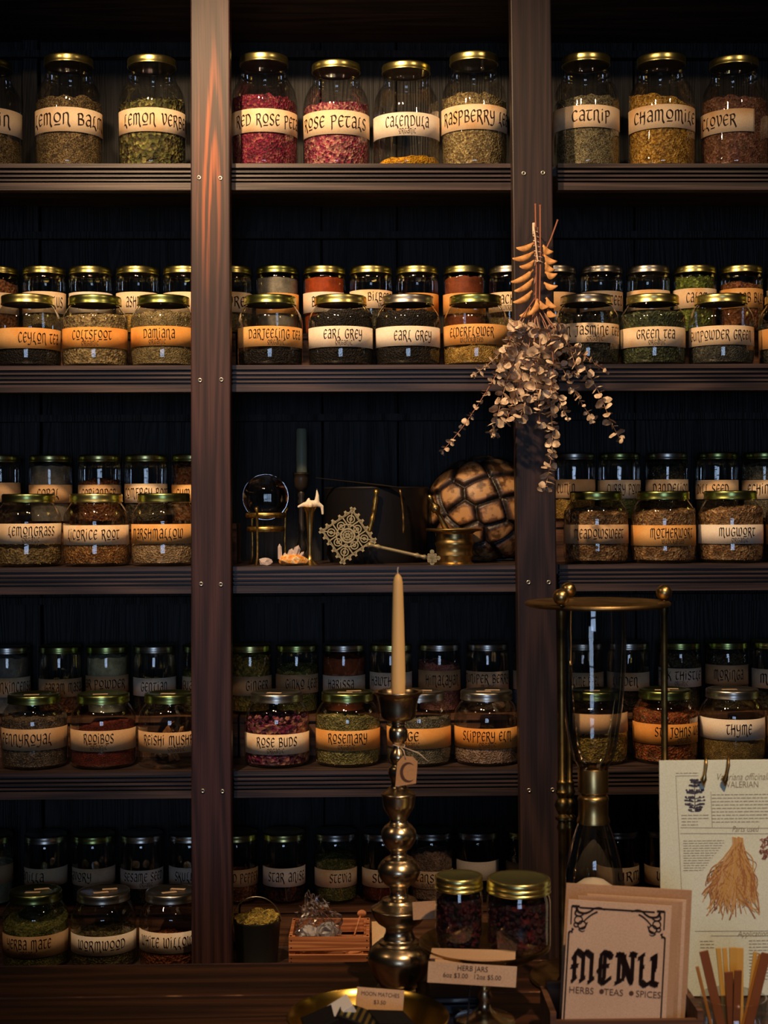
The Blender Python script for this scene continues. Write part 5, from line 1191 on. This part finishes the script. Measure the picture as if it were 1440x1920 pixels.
font_text('heading', 'Parts used', 16*s, M['ink3'], vs_, (sp(1397,0)[0],-.0004,sp(0,1561)[1]), shear=.3, sx=.75)
font_text('heading', 'Applications', 16*s, M['ink3'], vs_, (sp(1412,0)[0],-.0004,sp(0,1757)[1]), shear=.3, sx=.8)
mb = MB(); rng = random.Random(9)
def tl(x0, x1, y, w_=1.5):
    x = x0
    while x < x1:
        l = rng.uniform(4,11); strip(mb, (sp(x,0)[0], sp(0,y)[1]), (sp(min(x+l,x1),0)[0], sp(0,y)[1]), w_*s*.8, .0004); x += l+1.8
blocks = []
def close_block():
    global mb
    mb.xform(Matrix.Translation((0,-.0003,0))).build('small_print', M['ink3'], vs_); mb = MB()
for i in range(9): tl(1335, 1500 if i < 8 else 1425, 1491+i*6.4)
close_block()
for i in range(4): tl(1277, 1330 if i < 2 else 1308, 1529+i*6)
close_block()
for i in range(13): tl(1280, 1357-max(0,i-1)*3.6, 1577+i*4.6, 1.2)
close_block()
tl(1267, 1310, 1450, 1.3); close_block()
for i in range(3): tl(1310, 1336, 1765+i*6)
close_block()
for i in range(13): tl(1402, 1470, 1765+i*6)
mb.xform(Matrix.Translation((0,-.0003,0))).build('small_print', M['ink3'], vs_)
mb = MB()
for (a, b_) in (((1267,1455),(1277,1700)),((1267,1455),(1310,1455)),((1333,1485),(1335,1552)),((1275,1552),(1530,1556)),((1275,1563),(1530,1566)),((1300,1746),(1560,1748)),((1330,1755),(1560,1757))):
    strip(mb, sp(*a), sp(*b_), .8*s, .0003)
mb.xform(Matrix.Translation((0,-.0003,0))).build('printed_rules', M['ink3'], vs_)
# engraved plant
mb = MB(); rng = random.Random(4); pk = plain('engraving_ink', (.09,.08,.12), .7)
strip(mb, sp(1302,1463), sp(1303,1522), 1.5*s, .0004)
for (yy, ww) in ((1464,8),(1468,14),(1474,10),(1483,17),(1487,14),(1496,18),(1502,19),(1509,18),(1515,15),(1520,12)):
    for k_ in range(9):
        a0 = rng.uniform(-1,1); x = 1302+a0*ww; strip(mb, sp(1302+a0*2, yy+2), sp(x, yy-rng.uniform(-2,4)), 1.2*s, .0004); ringm(mb, *sp(x, yy-1), 1.3*s, 1.6*s, .0004, 6)
mb.xform(Matrix.Translation((0,-.0003,0))).build('plant_engraving', pk, vs_)
# valerian root picture: printed strokes
rc = [plain('root_print_a', (.62,.36,.10), .6), plain('root_print_b', (.42,.18,.06), .6), plain('root_print_c', (.66,.42,.20), .6), plain('root_print_d', (.24,.10,.04), .6)]
mbs = [MB() for _ in range(4)]
for i in range(420):
    t = rng.random()
    x0 = 1384+rng.uniform(-9,9); y0 = 1586+rng.uniform(-6,14)
    lx = 1310+rng.random()**.9*118; ly = 1690+rng.uniform(-25,45)-abs(lx-1372)*.18
    if i % 4 == 0: x0 = 1355+rng.uniform(-20,40); y0 = 1640+rng.uniform(-15,20)
    f = rng.uniform(.55,1); ex, ey = x0+(lx-x0)*f, y0+(ly-y0)*f
    pts = cr([(x0,y0),(x0+(ex-x0)*.35+rng.gauss(0,5), y0+(ey-y0)*.35+rng.gauss(0,3)),(x0+(ex-x0)*.7+rng.gauss(0,7), y0+(ey-y0)*.7+rng.gauss(0,3)),(ex,ey)], 4)
    k_ = rng.choice([1,1,3,1,0,2] if i < 250 else [0,0,2,1]); w_ = rng.uniform(1.0,2.4); yl = .0003+.0000012*i
    o = len(mbs[k_].v)
    for (a, b_) in zip(pts, pts[1:]): strip(mbs[k_], sp(*a), sp(*b_), w_*s, .0002)
    mbs[k_].v[o:] = [(v[0], v[1]-yl, v[2]) for v in mbs[k_].v[o:]]
for k_ in range(6): strip(mbs[0 if k_ % 2 else 2], sp(1374+k_*3.4,1570+(k_%3)), sp(1376+k_*3.4,1600), 4*s, .0016)
for k_, m2 in enumerate(mbs): m2.build('root_picture', rc[k_], vs_)
mb = MB()
for _ in range(130):
    a = rng.uniform(0,6.28); r_ = 26*sqrt(rng.random()); x, y = 1449+r_*cos(a), 1592+r_*sin(a); a2 = rng.uniform(0,3.1); strip(mb, sp(x,y), sp(x+6*cos(a2), y+6*sin(a2)), 2.6*s, .0004)
mb.build('chip_picture', plain('chip_print', (.36,.17,.12), .6), vs_).location = (0,-.0003,0)
# two cast hooks over the top edge
for (x, x2, dsc) in ((1324,1319,'gold coloured claw shaped hook over the top edge of the herb sheet'), (1366,1359,'darker knobbly claw hook over the top edge of the herb sheet')):
    a = P(x,1424,Yv_-.004); pts = [P(x,1430,Yv_+.008), P(x,1421,Yv_+.006), P(x,1421,Yv_-.004), P(x,1435,Yv_-.007), P((x+x2)/2,1452,Yv_-.008), P(x2,1462,Yv_-.009), P(x2+1,1474,Yv_-.008)]
    o = MB().tube(pts, [.0015,.0018,.002,.0026,.0026,.0052,.0012], 10).build('brass_hook', M['brass'] if x < 1350 else M['darkbrass'], None, True); tag(o, dsc, 'hook')
# easel that carries the sheet
ea = thing('sheet_easel', 'thin dark easel standing behind the herb sheet', 'easel', (c.x+pw/2, Yv_+.01, zc))
for x in (-.1, .1): MB().box((x-.006,-.004+.001,0),(x+.006,.004,ph-.01)).build('upright', M['blackwood'], ea)
MB().tube([(0,.004,ph-.03),(0,.09,.003)], .004, 6).build('prop', M['blackwood'], ea); MB().box((-.1,-.002,ph*.6),(.1,.004,ph*.6+.012)).build('crossbar', M['blackwood'], ea)
# ---------------------------------------------------------------- tumbler of incense sticks
Ys = 2.0; s = Ys/F; c = P(1376, 1900, Ys); Rg = 62*s; hg_ = P(1376,1868,Ys).z - zc
tm = thing('glass_tumbler', 'glass tumbler holding flat amber sticks at the bottom right corner', 'tumbler', (c.x, Ys, zc))
MB().lathe([(.0001,.006),(Rg*.8,.005),(Rg*.84,0),(Rg*.87,.003),(Rg,hg_),(Rg-.002,hg_+.0008),(Rg-.003,hg_)], 56).build('glass', M['glass'], tm, True)
ama = [plain('amber_stick', (.42,.17,.03), .4), plain('yellow_stick', (.60,.34,.06), .4), plain('brown_stick', (.24,.075,.022), .45)]
for i, (x0,y0,x1,y1,w_,k_,dy) in enumerate(((1318,1778,1352,1930,17,2,-.012),(1346,1772,1362,1930,9,1,.012),(1358,1772,1372,1930,9,1,.02),(1374,1771,1380,1930,14,1,.014),(1386,1772,1392,1930,16,1,.022),(1366,1818,1370,1930,16,2,-.02),(1384,1815,1376,1930,14,2,-.026),(1417,1780,1405,1930,8,1,.018),(1438,1782,1400,1930,17,2,-.012),(1428,1784,1392,1930,9,0,.004),(1306,1808,1330,1900,6,0,-.004))):
    a = P(x1,1912,Ys+dy*.4); b_ = P(x0,y0,Ys+dy); a.z = zc+.0075
    a.x = c.x + max(-Rg*.68, min(Rg*.68, (P(x1,1912,Ys).x-c.x)*.8))
    d = (b_-a); L = d.length; q3 = d.to_track_quat('Z','Y')
    mb = MB().box((-w_*s/2,-.0013,0),(w_*s/2,.0013,L*.97)); mb.v += [(-w_*s/2,-.0013,L*.97)]; mb.v.pop()
    o = bevel(mb.build('flat_stick', ama[k_]), .0005); o.location = a; o.rotation_euler = (Matrix.Rotation(0,3,'Z') @ q3.to_matrix()).to_euler()
    yv = atan2(d.x, d.z); o.rotation_euler = (-atan2(d.y, sqrt(d.x**2+d.z**2)), yv, 0)
    tag(o, ['broad brown stick leaning far left in the tumbler','narrow yellow stick left of centre at the back','second narrow yellow stick at the back','yellow stick standing upright in the centre','wide yellow stick right of centre','short brown stick at the front','short brown stick at the front, right of its twin','thin yellow stick at the right back','broad brown stick leaning right','amber stick beside the right leaning one','thinnest amber stick at the far left'][i], 'stick', 'flat sticks in the tumbler')
